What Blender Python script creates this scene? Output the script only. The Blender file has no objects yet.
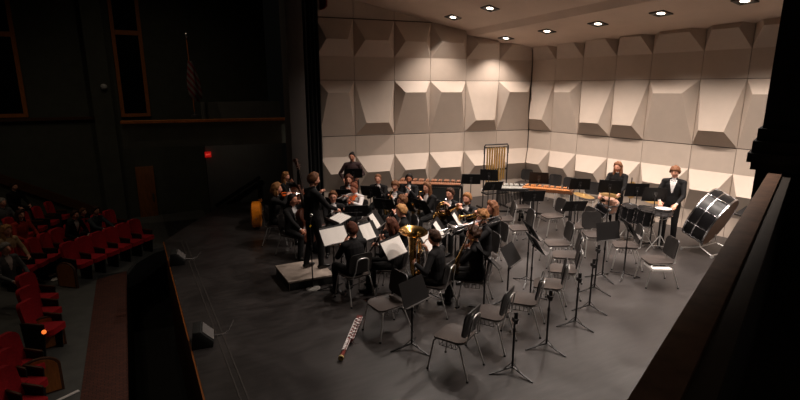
import bpy, bmesh, math, random
import numpy as np
from mathutils import Vector, Matrix, noise as mnoise

random.seed(7)
SC = bpy.context.scene
COL = SC.collection
PI = math.pi
R_ = math.radians

# ------------------------------------------------------------------ camera
CAM_F = 490.0
CAM_H = 3.45
CAM_TH = math.atan(113 / 490)
CAM_YAW = R_(28.8)
FWD = np.array([math.sin(CAM_YAW) * math.cos(CAM_TH), math.cos(CAM_YAW) * math.cos(CAM_TH), -math.sin(CAM_TH)])
RGT = np.array([math.cos(CAM_YAW), -math.sin(CAM_YAW), 0.0])
UPV = np.cross(RGT, FWD)
EYE = np.array([0.0, 0.0, CAM_H])


def ray(px, py):
    return RGT * (px - 400) + UPV * (200 - py) + FWD * CAM_F


def fl(px, py, z=0.0):
    """the point at height z seen at a pixel of the photograph"""
    d = ray(px, py)
    return EYE + d * ((z - CAM_H) / d[2])


def rp(px, py, p0, n):
    d = ray(px, py)
    n = np.array(n, float)
    return EYE + d * (((np.array(p0) - EYE) @ n) / (d @ n))


cd = bpy.data.cameras.new('camera')
cam = bpy.data.objects.new('camera', cd)
COL.objects.link(cam)
cd.sensor_width = 36
cd.lens = CAM_F * 36 / 800
cd.clip_start = 0.05
cam.matrix_world = Matrix(((RGT[0], UPV[0], -FWD[0], 0), (RGT[1], UPV[1], -FWD[1], 0), (RGT[2], UPV[2], -FWD[2], CAM_H), (0, 0, 0, 1)))
SC.camera = cam


# ------------------------------------------------------------------ materials
def lin(c):
    return tuple(((x / 255) / 12.92 if x / 255 <= 0.04045 else ((x / 255 + 0.055) / 1.055) ** 2.4) for x in c)


MATS = {}


def mat(name, rgb, rough=0.5, metal=0.0, var=0.0, scale=8.0, bump=0.0, spec=0.5, emit=None, estr=0.0, stretch=None, srgb=True, coat=0.0):
    """principled material with procedural noise in its colour and surface"""
    if name in MATS:
        return MATS[name]
    m = bpy.data.materials.new(name)
    m.use_nodes = True
    nt = m.node_tree
    b = nt.nodes['Principled BSDF']
    c = lin(rgb) if srgb else rgb
    b.inputs['Roughness'].default_value = rough
    b.inputs['Metallic'].default_value = metal
    b.inputs['Specular IOR Level'].default_value = spec
    b.inputs['Coat Weight'].default_value = coat
    if emit:
        b.inputs['Emission Color'].default_value = (*lin(emit), 1)
        b.inputs['Emission Strength'].default_value = estr
    if var > 0 or bump > 0:
        tc = nt.nodes.new('ShaderNodeTexCoord')
        mp = nt.nodes.new('ShaderNodeMapping')
        nt.links.new(tc.outputs['Object'], mp.inputs['Vector'])
        if stretch:
            mp.inputs['Scale'].default_value = stretch
        nz = nt.nodes.new('ShaderNodeTexNoise')
        nz.inputs['Scale'].default_value = scale
        nz.inputs['Detail'].default_value = 6
        nz.inputs['Roughness'].default_value = 0.6
        nt.links.new(mp.outputs['Vector'], nz.inputs['Vector'])
        if var > 0:
            cr = nt.nodes.new('ShaderNodeValToRGB')
            cr.color_ramp.elements[0].position = 0.3
            cr.color_ramp.elements[1].position = 0.7
            cr.color_ramp.elements[0].color = (*[x * (1 - var) for x in c], 1)
            cr.color_ramp.elements[1].color = (*[min(1, x * (1 + var)) for x in c], 1)
            nt.links.new(nz.outputs['Fac'], cr.inputs['Fac'])
            nt.links.new(cr.outputs['Color'], b.inputs['Base Color'])
        else:
            b.inputs['Base Color'].default_value = (*c, 1)
        if bump > 0:
            bp = nt.nodes.new('ShaderNodeBump')
            bp.inputs['Strength'].default_value = bump
            bp.inputs['Distance'].default_value = 0.01
            nt.links.new(nz.outputs['Fac'], bp.inputs['Height'])
            nt.links.new(bp.outputs['Normal'], b.inputs['Normal'])
    else:
        b.inputs['Base Color'].default_value = (*c, 1)
    MATS[name] = m
    return m


M_BLACKMETAL = mat('black_powder_coat', (30, 28, 28), 0.42, 0.0, 0.12, 40)
M_DESK = mat('desk_black', (22, 20, 20), 0.55, 0.0, 0.1, 30, spec=0.25)
M_CHROME = mat('chrome', (206, 203, 200), 0.34, 0.75, 0.05, 30)
M_PLASTIC = mat('black_plastic', (34, 31, 30), 0.42, 0, 0.1, 60, 0.05)
M_SEAT = mat('chair_seat_taupe', (63, 56, 53), 0.32, 0, 0.12, 50, 0.05)
M_PAPER = mat('paper', (226, 220, 214), 0.8, 0, 0.03, 30)
M_BRASS = mat('brass', (196, 154, 92), 0.2, 1.0, 0.06, 12)
M_SILVER = mat('silver', (205, 203, 205), 0.2, 1.0, 0.06, 12)
M_GREY_METAL = mat('dull_grey_metal', (120, 116, 114), 0.45, 0.8, 0.08, 30)
M_VARNISH = mat('violin_varnish', (150, 62, 22), 0.28, 0, 0.25, 14, coat=0.5, stretch=(1, 6, 1))
M_BASSBROWN = mat('dark_bass_varnish', (58, 26, 14), 0.3, 0, 0.25, 14, coat=0.4, stretch=(1, 6, 1))
M_FIDDLE = mat('orange_red_varnish', (196, 82, 26), 0.28, 0, 0.25, 14, coat=0.5, stretch=(1, 6, 1))
M_AMBER = mat('amber_varnish', (214, 122, 26), 0.3, 0, 0.25, 10, coat=0.5, stretch=(1, 6, 1))
M_EBONY = mat('ebony', (22, 19, 18), 0.35, 0, 0.15, 40)
M_BASSOON = mat('bassoon_maple', (112, 50, 44), 0.3, 0, 0.2, 20, coat=0.5)
M_IVORY = mat('ivory_ring', (214, 190, 130), 0.4, 0, 0.05, 20)
M_ROSEWOOD = mat('bar_rosewood', (140, 92, 66), 0.4, 0, 0.25, 16)
M_XYLO = mat('bar_orange_wood', (176, 112, 64), 0.4, 0, 0.2, 16)
M_ALU = mat('bar_aluminium', (190, 188, 182), 0.35, 0.6, 0.05, 16)
M_GOLDTUBE = mat('chime_brass', (206, 166, 96), 0.35, 0.7, 0.25, 6)
M_CYMBAL = mat('cymbal_bronze', (190, 152, 96), 0.34, 0.75, 0.1, 40)
M_DRUM = mat('drum_shell_black', (15, 14, 16), 0.34, 0, 0.08, 20, spec=0.35)
M_HEAD = mat('drum_head_white', (214, 208, 200), 0.6, 0, 0.04, 20)
M_TANHEAD = mat('drum_head_tan', (196, 150, 128), 0.6, 0, 0.06, 12)
M_BROWNHEAD = mat('drum_inside_brown', (120, 88, 66), 0.55, 0, 0.15, 10)
M_RUBBER = mat('black_rubber', (18, 17, 17), 0.8, 0, 0.1, 40)
M_REDSEAT = mat('red_velour', (176, 12, 28), 0.85, 0, 0.18, 30, 0.2)
M_DARKWOOD = mat('dark_wood', (78, 46, 26), 0.5, 0, 0.3, 5, stretch=(1, 1, 9))
M_TRIMWOOD = mat('trim_wood', (176, 106, 46), 0.4, 0, 0.25, 6, stretch=(6, 6, 1))
M_WHITE = mat('white_shirt', (216, 210, 208), 0.8, 0, 0.04, 20)


# ------------------------------------------------------------------ mesh builder
def nrm(v):
    v = np.array(v, float)
    n = np.linalg.norm(v)
    return v / n if n > 1e-9 else v


def perp(d):
    d = nrm(d)
    a = np.array([0, 0, 1.0]) if abs(d[2]) < 0.9 else np.array([1.0, 0, 0])
    u = nrm(np.cross(a, d))
    return u, np.cross(d, u)


class MB:
    def __init__(self):
        self.V, self.F, self.I, self.m = [], [], [], 0

    def add(self, vs, fs):
        o = len(self.V)
        self.V += [tuple(float(x) for x in v) for v in vs]
        self.F += [tuple(i + o for i in f) for f in fs]
        self.I += [self.m] * len(fs)

    def hexa(self, p):
        self.add(p, [(0, 3, 2, 1), (4, 5, 6, 7), (0, 1, 5, 4), (1, 2, 6, 5), (2, 3, 7, 6), (3, 0, 4, 7)])

    def box(self, c, s, R=None):
        c = np.array(c, float)
        h = np.array(s, float) / 2
        R = np.eye(3) if R is None else np.array(R)
        p = [c + R @ (h * np.array(k)) for k in ((-1, -1, -1), (1, -1, -1), (1, 1, -1), (-1, 1, -1), (-1, -1, 1), (1, -1, 1), (1, 1, 1), (-1, 1, 1))]
        self.hexa(p)

    def bar(self, p0, p1, w, h, side=None):
        p0, p1 = np.array(p0, float), np.array(p1, float)
        d = nrm(p1 - p0)
        if side is None:
            u, v = perp(d)
        else:
            u = nrm(np.array(side, float) - d * np.dot(side, d))
            v = np.cross(d, u)
        a, b = u * w / 2, v * h / 2
        self.hexa([p0 - a - b, p0 + a - b, p0 + a + b, p0 - a + b, p1 - a - b, p1 + a - b, p1 + a + b, p1 - a + b])

    def tube(self, pts, r, n=8, cap=True, closed=False):
        P = [np.array(p, float) for p in pts]
        k = len(P)
        rs = [r] * k if np.isscalar(r) else list(r)
        T = []
        for i in range(k):
            a = P[(i - 1) % k] if (closed or i > 0) else P[i]
            b = P[(i + 1) % k] if (closed or i < k - 1) else P[i]
            T.append(nrm(b - a))
        u, _ = perp(T[0])
        vs, fs = [], []
        for i in range(k):
            u = nrm(u - T[i] * np.dot(u, T[i]))
            v = np.cross(T[i], u)
            for j in range(n):
                a = 2 * PI * j / n
                vs.append(P[i] + rs[i] * (math.cos(a) * u + math.sin(a) * v))
        rng = k if closed else k - 1
        for i in range(rng):
            i2 = (i + 1) % k
            for j in range(n):
                j2 = (j + 1) % n
                fs.append((i * n + j, i * n + j2, i2 * n + j2, i2 * n + j))
        if cap and not closed:
            fs.append(tuple(reversed(range(n))))
            fs.append(tuple((k - 1) * n + j for j in range(n)))
        self.add(vs, fs)

    def cyl(self, p0, p1, r0, r1=None, n=16):
        self.tube([p0, p1], [r0, r0 if r1 is None else r1], n)

    def lathe(self, prof, o, axis, n=20, cap=False):
        """prof: list of (radius, distance along axis)"""
        o = np.array(o, float)
        d = nrm(axis)
        u, v = perp(d)
        vs, fs = [], []
        for r, z in prof:
            for j in range(n):
                a = 2 * PI * j / n
                vs.append(o + d * z + r * (math.cos(a) * u + math.sin(a) * v))
        for i in range(len(prof) - 1):
            for j in range(n):
                j2 = (j + 1) % n
                fs.append((i * n + j, i * n + j2, (i + 1) * n + j2, (i + 1) * n + j))
        if cap:
            fs.append(tuple(reversed(range(n))))
            fs.append(tuple((len(prof) - 1) * n + j for j in range(n)))
        self.add(vs, fs)

    def prism(self, poly, o, u, v, t):
        """polygon in the frame (o,u,v) extruded by t along u x v"""
        o, u, v = np.array(o, float), nrm(u), nrm(v)
        w = np.cross(u, v)
        n = len(poly)
        vs = [o + u * a + v * b for a, b in poly] + [o + u * a + v * b + w * t for a, b in poly]
        fs = [tuple(reversed(range(n))), tuple(range(n, 2 * n))]
        fs += [(i, (i + 1) % n, n + (i + 1) % n, n + i) for i in range(n)]
        self.add(vs, fs)

    def ball(self, c, r, s=(1, 1, 1), n=14, m=9):
        c = np.array(c, float)
        vs, fs = [], []
        vs.append(c + np.array([0, 0, r * s[2]]))
        for i in range(1, m):
            t = PI * i / m
            for j in range(n):
                a = 2 * PI * j / n
                vs.append(c + r * np.array([s[0] * math.sin(t) * math.cos(a), s[1] * math.sin(t) * math.sin(a), s[2] * math.cos(t)]))
        vs.append(c - np.array([0, 0, r * s[2]]))
        for j in range(n):
            fs.append((0, 1 + j, 1 + (j + 1) % n))
            for i in range(m - 2):
                a, b = 1 + i * n, 1 + (i + 1) * n
                fs.append((a + j, b + j, b + (j + 1) % n, a + (j + 1) % n))
            b = 1 + (m - 2) * n
            fs.append((b + j, len(vs) - 1, b + (j + 1) % n))
        self.add(vs, fs)

    def mesh(self, name, mats, smooth=True, bevel=0.0, ang=35):
        me = bpy.data.meshes.new(name)
        me.from_pydata(self.V, [], self.F)
        for m_ in (mats if isinstance(mats, (list, tuple)) else [mats]):
            me.materials.append(m_)
        me.polygons.foreach_set('material_index', self.I)
        bm = bmesh.new()
        bm.from_mesh(me)
        bmesh.ops.recalc_face_normals(bm, faces=bm.faces)
        if bevel > 0:
            es = [e for e in bm.edges if len(e.link_faces) == 2 and e.calc_face_angle(0) > 0.6]
            bmesh.ops.bevel(bm, geom=es, offset=bevel, segments=2, affect='EDGES', profile=0.5)
        bm.to_mesh(me)
        bm.free()
        if smooth:
            me.polygons.foreach_set('use_smooth', [True] * len(me.polygons))
            me.set_sharp_from_angle(angle=R_(ang))
        me.update()
        return me

    def build(self, name, mats, parent=None, off=None, **kw):
        if off is not None:
            self.V = [tuple(np.array(v) - off) for v in self.V]
        o = bpy.data.objects.new(name, self.mesh(name, mats, **kw))
        COL.objects.link(o)
        if parent is not None:
            o.parent = parent
        return o


def tag(o, label=None, cat=None, group=None, kind=None):
    for k, v in (('label', label), ('category', cat), ('group', group), ('kind', kind)):
        if v:
            o[k] = v
    return o


def thing(name, label, cat, loc=(0, 0, 0), rz=0.0, group=None):
    o = bpy.data.objects.new(name, None)
    o.empty_display_size = 0.1
    COL.objects.link(o)
    o.location = tuple(float(x) for x in loc)
    o.rotation_euler = (0, 0, rz)
    return tag(o, label, cat, group)


KIDS = {}


def kids(o):
    return [c for c in COL.objects if c.parent == o] if o.name not in KIDS else KIDS[o.name]


def dup(root, loc, rz, label, group=None):
    r = root.copy()
    COL.objects.link(r)
    r.location = tuple(float(x) for x in loc)
    r.rotation_euler = (0, 0, rz)
    r['label'] = label
    if group:
        r['group'] = group
    for ch in kids(root):
        c = ch.copy()
        COL.objects.link(c)
        c.parent = r
        for g in kids(ch):
            d = g.copy()
            COL.objects.link(d)
            d.parent = c
    return r


def remember(root):
    """keep the list of a prototype's parts and sub-parts for later copies"""
    KIDS[root.name] = [c for c in COL.objects if c.parent == root]
    for c in KIDS[root.name]:
        KIDS[c.name] = [d for d in COL.objects if d.parent == c]


def struct(name, mb, mats, **kw):
    o = mb.build(name, mats, **kw)
    o['kind'] = 'structure'
    return o


def arc(c, u, v, r, a0, a1, n=10, ry=None):
    c, u, v = np.array(c, float), np.array(u, float), np.array(v, float)
    ry = r if ry is None else ry
    return [c + r * math.cos(a) * u + ry * math.sin(a) * v for a in np.linspace(a0, a1, n)]


def face_rz(f):
    return math.atan2(-f[0], f[1])
# ------------------------------------------------------------------ the shell, the stage and the house
M_WALL = mat('shell_panel_beige', (190, 174, 160), 0.62, 0, 0.04, 3)
M_WALLDARK = mat('shell_gap', (84, 74, 66), 0.8, 0, 0.1, 5)
M_CEIL = mat('shell_ceiling', (206, 186, 170), 0.7, 0, 0.06, 1.2)
M_BLACKPAINT = mat('black_paint', (20, 20, 18), 0.75, 0, 0.2, 4)
M_HOUSEWALL = mat('house_wall_dark', (74, 76, 66), 0.85, 0, 0.15, 3)
M_COLUMN = mat('proscenium_grey', (64, 58, 54), 0.8, 0, 0.08, 3)
M_CURTAIN = mat('black_curtain', (10, 10, 10), 0.95, 0, 0.2, 10)
M_VALANCE = mat('red_valance', (96, 16, 18), 0.9, 0, 0.2, 10)
M_AISLE = mat('aisle_floor', (84, 84, 80), 0.8, 0, 0.15, 4)
M_DARKCARPET = mat('dark_carpet', (58, 56, 40), 0.95, 0, 0.3, 20)


def stage_material():
    m = bpy.data.materials.new('stage_floor_black')
    m.use_nodes = True
    nt = m.node_tree
    b = nt.nodes['Principled BSDF']
    tc = nt.nodes.new('ShaderNodeTexCoord')
    n1 = nt.nodes.new('ShaderNodeTexNoise')
    n1.inputs['Scale'].default_value = 0.9
    n1.inputs['Detail'].default_value = 8
    n1.inputs['Roughness'].default_value = 0.62
    n1.inputs['Distortion'].default_value = 0.8
    nt.links.new(tc.outputs['Object'], n1.inputs['Vector'])
    mp = nt.nodes.new('ShaderNodeMapping')
    mp.inputs['Scale'].default_value = (1.0, 7.0, 1.0)
    mp.inputs['Rotation'].default_value = (0, 0, 0.5)
    nt.links.new(tc.outputs['Object'], mp.inputs['Vector'])
    n2 = nt.nodes.new('ShaderNodeTexNoise')
    n2.inputs['Scale'].default_value = 2.2
    n2.inputs['Detail'].default_value = 10
    n2.inputs['Roughness'].default_value = 0.7
    nt.links.new(mp.outputs['Vector'], n2.inputs['Vector'])
    mx = nt.nodes.new('ShaderNodeMath')
    mx.operation = 'MULTIPLY'
    nt.links.new(n1.outputs['Fac'], mx.inputs[0])
    nt.links.new(n2.outputs['Fac'], mx.inputs[1])
    cr = nt.nodes.new('ShaderNodeValToRGB')
    cr.color_ramp.elements[0].position = 0.15
    cr.color_ramp.elements[1].position = 0.45
    cr.color_ramp.elements[0].color = (0.017, 0.0145, 0.0138, 1)
    cr.color_ramp.elements[1].color = (0.052, 0.0445, 0.0425, 1)
    nt.links.new(mx.outputs[0], cr.inputs['Fac'])
    nt.links.new(cr.outputs['Color'], b.inputs['Base Color'])
    rr = nt.nodes.new('ShaderNodeMapRange')
    rr.inputs['From Min'].default_value = 0.3
    rr.inputs['From Max'].default_value = 0.7
    rr.inputs['To Min'].default_value = 0.30
    rr.inputs['To Max'].default_value = 0.46
    nt.links.new(n1.outputs['Fac'], rr.inputs['Value'])
    nt.links.new(rr.outputs['Result'], b.inputs['Roughness'])
    b.inputs['Specular IOR Level'].default_value = 0.6
    return m


M_STAGE = stage_material()

# back and side wall of the acoustic shell: lines on plan
CORNER = np.array((11.45, 12.10, 0.0))
DB = nrm((0.095, -1, 0))           # along the back wall, away from the corner
NB = nrm((-1, -0.095, 0))          # its inward normal
DL = nrm((-1, 0.15, 0))            # along the side wall, away from the corner
NL = nrm((-0.15, -1, 0))


def shell_wall(name, o, d, n, seams, kinds, ztop):
    mb = MB()
    up = np.array((0, 0, 1.0))

    def P(s, z, k=0.0):
        return o + d * s + up * z + n * k

    def quad(a, b, c, e):
        mb.add([a, b, c, e], [(0, 1, 2, 3)])

    # dark backing behind the gaps between panels
    mb.m = 1
    mb.hexa([P(seams[0], 0, -0.12), P(seams[-1], 0, -0.12), P(seams[-1], 0, -0.03), P(seams[0], 0, -0.03),
             P(seams[0], ztop, -0.12), P(seams[-1], ztop, -0.12), P(seams[-1], ztop, -0.03), P(seams[0], ztop, -0.03)])
    mb.m = 0
    g = 0.006

    def slab(s0, s1, z0, z1):
        mb.hexa([P(s0, z0, -0.03), P(s1, z0, -0.03), P(s1, z0, 0), P(s0, z0, 0), P(s0, z1, -0.03), P(s1, z1, -0.03), P(s1, z1, 0), P(s0, z1, 0)])

    def hip(s0, s1, z0, z1, zr, dep):
        ins = 0.215 * (s1 - s0)
        a, b, c, e = P(s0, z0, 0.001), P(s1, z0, 0.001), P(s1, z1, 0.001), P(s0, z1, 0.001)
        r0, r1 = P(s0 + ins, zr, dep), P(s1 - ins, zr, dep)
        mb.add([a, b, c, e, r0, r1], [(0, 1, 5, 4), (3, 4, 5, 2), (0, 4, 3), (1, 2, 5)])

    for i in range(len(seams) - 1):
        s0, s1 = seams[i] + g, seams[i + 1] - g
        slab(s0, s1, 0.0, 2.08)
        slab(s0, s1, 2.10, 3.63)
        slab(s0, s1, 3.64, 5.25)
        slab(s0, s1, 5.28, ztop)
        hip(s0, s1, 0.50, 1.50, 1.06, 0.29)
        hip(s0, s1, 2.11, 3.62, 3.30 if kinds[i] == 'A' else 2.46, 0.26)
        hip(s0, s1, 4.27, 5.25, 4.70, 0.26)
    return struct(name, mb, [M_WALL, M_WALLDARK], smooth=False)


def along(px, py, o, n, d):
    return float((rp(px, py, o, n) - o) @ d)


sl = [0.015] + [along(x, 133, CORNER, NL, DL) for x in (496.5, 464.4, 429.6, 394.5, 355.5, 319.5)]
shell_wall('wall_left', CORNER, DL, NL, sl, 'ABAABA', 6.4)
sb = [0.015] + [along(x, 140, CORNER, NB, DB) for x in (550.6, 577, 609, 643, 692.5, 738)]
while sb[-1] < 13.5:
    sb.append(sb[-1] + 1.12)
shell_wall('wall_back', CORNER, DB, NB, sb, 'BABBABABBABABBABAB', 5.6)
mb = MB()
mb.box(CORNER + np.array((0.115, 0.115, 2.8)), (0.2, 0.2, 5.6))
struct('wall_corner', mb, M_WALLDARK)

# ceiling of the shell: three tilted cloud panels with a step between them
C1, C2, C3 = rp(529, 50, CORNER, NB), rp(775, 20.6, CORNER, NB), rp(469.5, 36.5, CORNER, NL)
NC = nrm(np.cross(C2 - C1, C3 - C1))
if NC[2] > 0:
    NC = -NC
Lu = rp(657.5, 0, C1, NC)
DIRL = nrm(Lu - C3)                                        # the panel edges run this way, towards the camera
Bu, Bl, Au, A0 = (rp(x, y, CORNER, NL) for x, y in ((463.5, 31), (412, 16.5), (401.5, 13.5), (355, 0)))
NBC = nrm(np.cross(DIRL, Bu - Bl))
NAC = nrm(np.cross(DIRL, Au - A0))


def ceiling_panel(name, p_back, p_front, d, length, back=0.4):
    mb = MB()
    q = [p_back - d * back, p_back + d * length, p_front + d * length, p_front - d * back]
    up = np.array((0, 0, 0.16))
    mb.hexa([q[0], q[1], q[2], q[3], q[0] + up, q[1] + up, q[2] + up, q[3] + up])
    struct(name, mb, M_CEIL, smooth=False)


def lift(p, n, x):
    """the point of plane (p, n) above plan position x"""
    return np.array((x[0], x[1], p[2] - ((x[0] - p[0]) * n[0] + (x[1] - p[1]) * n[1]) / n[2]))


ext = C1 + nrm(C1 - C3) * 0.3
ext = lift(C1, NC, ext + DB * 0)
mbc = MB()
e2 = lift(C1, NC, (12.9, -1.5))
q = [ext - DIRL * 0.3, e2, C3 + DIRL * 14.2, C3 - DIRL * 0.4]
up = np.array((0, 0, 0.18))
mbc.hexa([*q, *[p + up for p in q]])
struct('ceiling', mbc, M_CEIL, smooth=False)
ceiling_panel('ceiling_middle', Bu, Bl, DIRL, 14.2)
frontA = A0 + (A0 - Au) * 0.75
ceiling_panel('ceiling_front', Au, frontA, DIRL, 14.2)
mb = MB()
for a, b in ((C3, Bu), (Bl, Au)):                         # the fascia that closes each step
    mb.hexa([a - DIRL * 0.4, a + DIRL * 14.2, b + DIRL * 14.2, b - DIRL * 0.4] + [p + np.array((0, 0, 0.1)) for p in (a - DIRL * 0.4, a + DIRL * 14.2, b + DIRL * 14.2, b - DIRL * 0.4)])
struct('ceiling_step', mb, M_CEIL, smooth=False)

# recessed square downlights: seven in the photograph's view, the rest of the rows overhead
LS = 1.0
M_LAMP = mat('lamp_glow', (255, 238, 215), 0.5, emit=(255, 236, 212), estr=9.0)
M_LAMPFRAME = mat('lamp_frame', (60, 52, 46), 0.5, 0, 0.05, 20)


def spot(loc, energy, size=112, blend=0.8, col=(1.0, 0.87, 0.775), d=(0, 0, -1), r=0.055):
    l = bpy.data.lights.new('downlight', 'SPOT')
    l.energy = energy
    l.spot_size = R_(size)
    l.spot_blend = blend
    l.color = col
    l.shadow_soft_size = r
    o = bpy.data.objects.new('downlight', l)
    COL.objects.link(o)
    o.location = tuple(float(x) for x in loc)
    o.rotation_euler = Vector(tuple(float(x) for x in d)).to_track_quat('-Z', 'Y').to_euler()
    return o


def ceiling_light(p, n, label, energy):
    t = thing('ceiling_light', label, 'light', p, 0, 'recessed square downlights in the shell ceiling')
    n = np.array(n) * (1 if n[2] < 0 else -1)
    u = nrm(np.cross((0, 1, 0), n))
    v = np.cross(n, u)
    mb = MB()
    w, h = 0.15, 0.15
    for s in (-1, 1):
        mb.bar(u * s * w - v * (h + .02) + n * .008, u * s * w + v * (h + .02) + n * .008, 0.04, 0.035, u)
        mb.bar(v * s * h - u * (w + .02) + n * .008, v * s * h + u * (w + .02) + n * .008, 0.04, 0.035, v)
    mb.build('frame', M_LAMPFRAME, t)
    mb = MB()
    mb.lathe([(0.075, 0.0), (0.08, 0.012), (0.055, 0.018), (0.0, 0.02)], (0, 0, 0), n, 16)
    mb.build('lamp', M_LAMP, t)
    mb = MB()
    q = [u * a + v * b + n * 0.004 for a, b in ((-w, -h), (w, -h), (w, h), (-w, h))]
    mb.hexa(q + [p_ + n * 0.003 for p_ in q])
    mb.build('reflector', mat('lamp_reflector', (96, 88, 84), 0.35, 0.3, 0.03, 10), t)
    spot(np.array(p) + n * 0.07, energy)
    return t


LC = 'back row, '
cpx = [(506, 38, 'small recessed square downlight nearest the corner of the shell'), (547, 31, 'recessed square downlight second from the shell corner in the rear row'),
       (598, 23.5, 'recessed square downlight in the middle of the rear row over the drums'), (661, 13, 'recessed square downlight second from the dark column in the rear row'),
       (745, 0.5, 'recessed square downlight cut by the top of the photo beside the dark column')]
for x, y, lb in cpx:
    ceiling_light(rp(x, y, C1, NC), NC, lb, (330 if x > 520 else 230) * LS)
b0, b1 = rp(453, 17, Bu, NBC), rp(490, 8, Bu, NBC)
ceiling_light(b0, NBC, 'recessed square downlight in the middle ceiling panel, nearest the side wall', 300 * LS)
ceiling_light(b1, NBC, 'recessed square downlight in the middle ceiling panel, second from the side wall', 300 * LS)
for k in range(2, 8):
    spot(b0 + (b1 - b0) * k + np.array((0, 0, -0.08)), (300 if k < 4 else 480) * LS)
spot(rp(745, 0.5, C1, NC) + DIRL * 1.5 + np.array((0, 0, -0.08)), 300 * LS)
for x0, e in ((5.5, 330),):
    for k in range(6):
        p = lift(Au, NAC, (x0, 9.9 - 1.5 * k, 0))
        spot(p + np.array((0, 0, -0.08)), e * LS * (1 if k < 3 else 1.5))

# stage floor
ap0, ap1 = 0.43, 11.9
mb = MB()
poly = [(0.43, -3), (0.43, 12.0), (0.9, 12.9), (2.2, 15.1), (13, 16), (13, -3)]
mb.prism(poly, (0, 0, -0.14), (1, 0, 0), (0, 1, 0), 0.14)
struct('floor', mb, M_STAGE, smooth=False)
mb = MB()
mb.prism([(0.43, -3), (0.43, 12.0), (0.9, 12.9), (2.2, 15.1), (2.3, 15.0), (1.0, 12.85), (0.5, 11.98), (0.5, -3)], (0, 0, -2.4), (1, 0, 0), (0, 1, 0), 2.25)
struct('trim_stage_front', mb, mat('stage_front_wood', (70, 40, 22), 0.55, 0, 0.3, 4, stretch=(4, 1, 1)), smooth=False)
mb = MB()
mb.box((0.418, 4.5, -0.03), (0.022, 15.0, 0.05))
struct('trim_stage_nosing', mb, mat('nosing_wood', (128, 72, 30), 0.35, 0, 0.2, 8, stretch=(6, 1, 6)), smooth=False)
mb = MB()                                                   # grooves of the footlight track
for x in (0.78, 0.86):
    mb.box((x, 4.4, 0.002), (0.016, 15.0, 0.006))
struct('trim_track', mb, mat('track_grey', (66, 61, 58), 0.5, 0.2, 0.1, 10), smooth=False)

# house floor, brick-red strip and the pit
HZ = -1.0


def house_z(x, y):
    return HZ + max(0.0, -1.7 - x) * 0.20


mb = MB()
xs = [-16, -8, -5, -3, -1.7, -1.05]
for i in range(len(xs) - 1):
    a, b = xs[i], xs[i + 1]
    za, zb = house_z(a, 0), house_z(b, 0)
    mb.hexa([(a, -3, za - .1), (b, -3, zb - .1), (b, 19, zb - .1), (a, 19, za - .1), (a, -3, za), (b, -3, zb), (b, 19, zb), (a, 19, za)])
mb.prism([(-1.05, 13.3), (-0.42, 13.3), (-0.2, 14.1), (0.25, 14.8), (0.9, 15.2), (2.1, 15.3), (2.1, 19), (-1.05, 19)], (0, 0, HZ - .1), (1, 0, 0), (0, 1, 0), 0.1)
struct('floor_house', mb, M_AISLE, smooth=False)


def brick_material():
    m = bpy.data.materials.new('brick_red_paving')
    m.use_nodes = True
    nt = m.node_tree
    b = nt.nodes['Principled BSDF']
    tc = nt.nodes.new('ShaderNodeTexCoord')
    br = nt.nodes.new('ShaderNodeTexBrick')
    br.inputs['Scale'].default_value = 5
    br.inputs['Color1'].default_value = (*lin((92, 50, 36)), 1)
    br.inputs['Color2'].default_value = (*lin((76, 42, 30)), 1)
    br.inputs['Mortar'].default_value = (*lin((44, 26, 24)), 1)
    nt.links.new(tc.outputs['Object'], br.inputs['Vector'])
    nt.links.new(br.outputs['Color'], b.inputs['Base Color'])
    b.inputs['Roughness'].default_value = 0.9
    return m


mb = MB()
mb.prism([(-1.05, -3), (-0.43, -3), (-0.43, 13.3), (-1.05, 13.0)], (0, 0, HZ - .1), (1, 0, 0), (0, 1, 0), 0.105)
struct('floor_pit_border', mb, brick_material(), smooth=False)
mb = MB()
mb.prism([(-0.43, -3), (0.43, -3), (0.43, 12), (2.1, 15.3), (0.9, 15.2), (0.25, 14.8), (-0.2, 14.1), (-0.43, 13.3)], (0, 0, -2.5), (1, 0, 0), (0, 1, 0), 0.1)
struct('floor_pit', mb, M_BLACKPAINT, smooth=False)
mb = MB()
mb.prism([(-0.43, -3), (-0.43, 13.3), (-0.5, 13.3), (-0.5, -3)], (0, 0, -2.5), (1, 0, 0), (0, 1, 0), 1.39)
pts = [(-0.43, 13.3), (-0.2, 14.1), (0.25, 14.8), (0.9, 15.2), (2.1, 15.3)]
for (a, b), (c, e) in zip(pts[:-1], pts[1:]):
    mb.bar((a, b, -1.8), (c, e, -1.8), 0.05, 1.38)
struct('wall_pit', mb, M_BLACKPAINT, smooth=False)

# far side wall of the house with wood framed panels, the box front and the door
WY = 19.0
mb = MB()
mb.box((-6.0, WY + 0.1, 3.5), (21.5, 0.2, 11))
struct('wall_house', mb, M_HOUSEWALL, smooth=False)
mb = MB()
mb.box((-16, 8, 3.5), (0.2, 23, 11))
struct('wall_house_rear', mb, M_HOUSEWALL, smooth=False)
mb = MB()
mb.box((-4.0, 8, 9.2), (25, 24, 0.2))
struct('ceiling_house', mb, M_BLACKPAINT, smooth=False)


def onY(px, py, Y):
    return rp(px, py, (0, Y, 0), (0, 1, 0))


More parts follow.
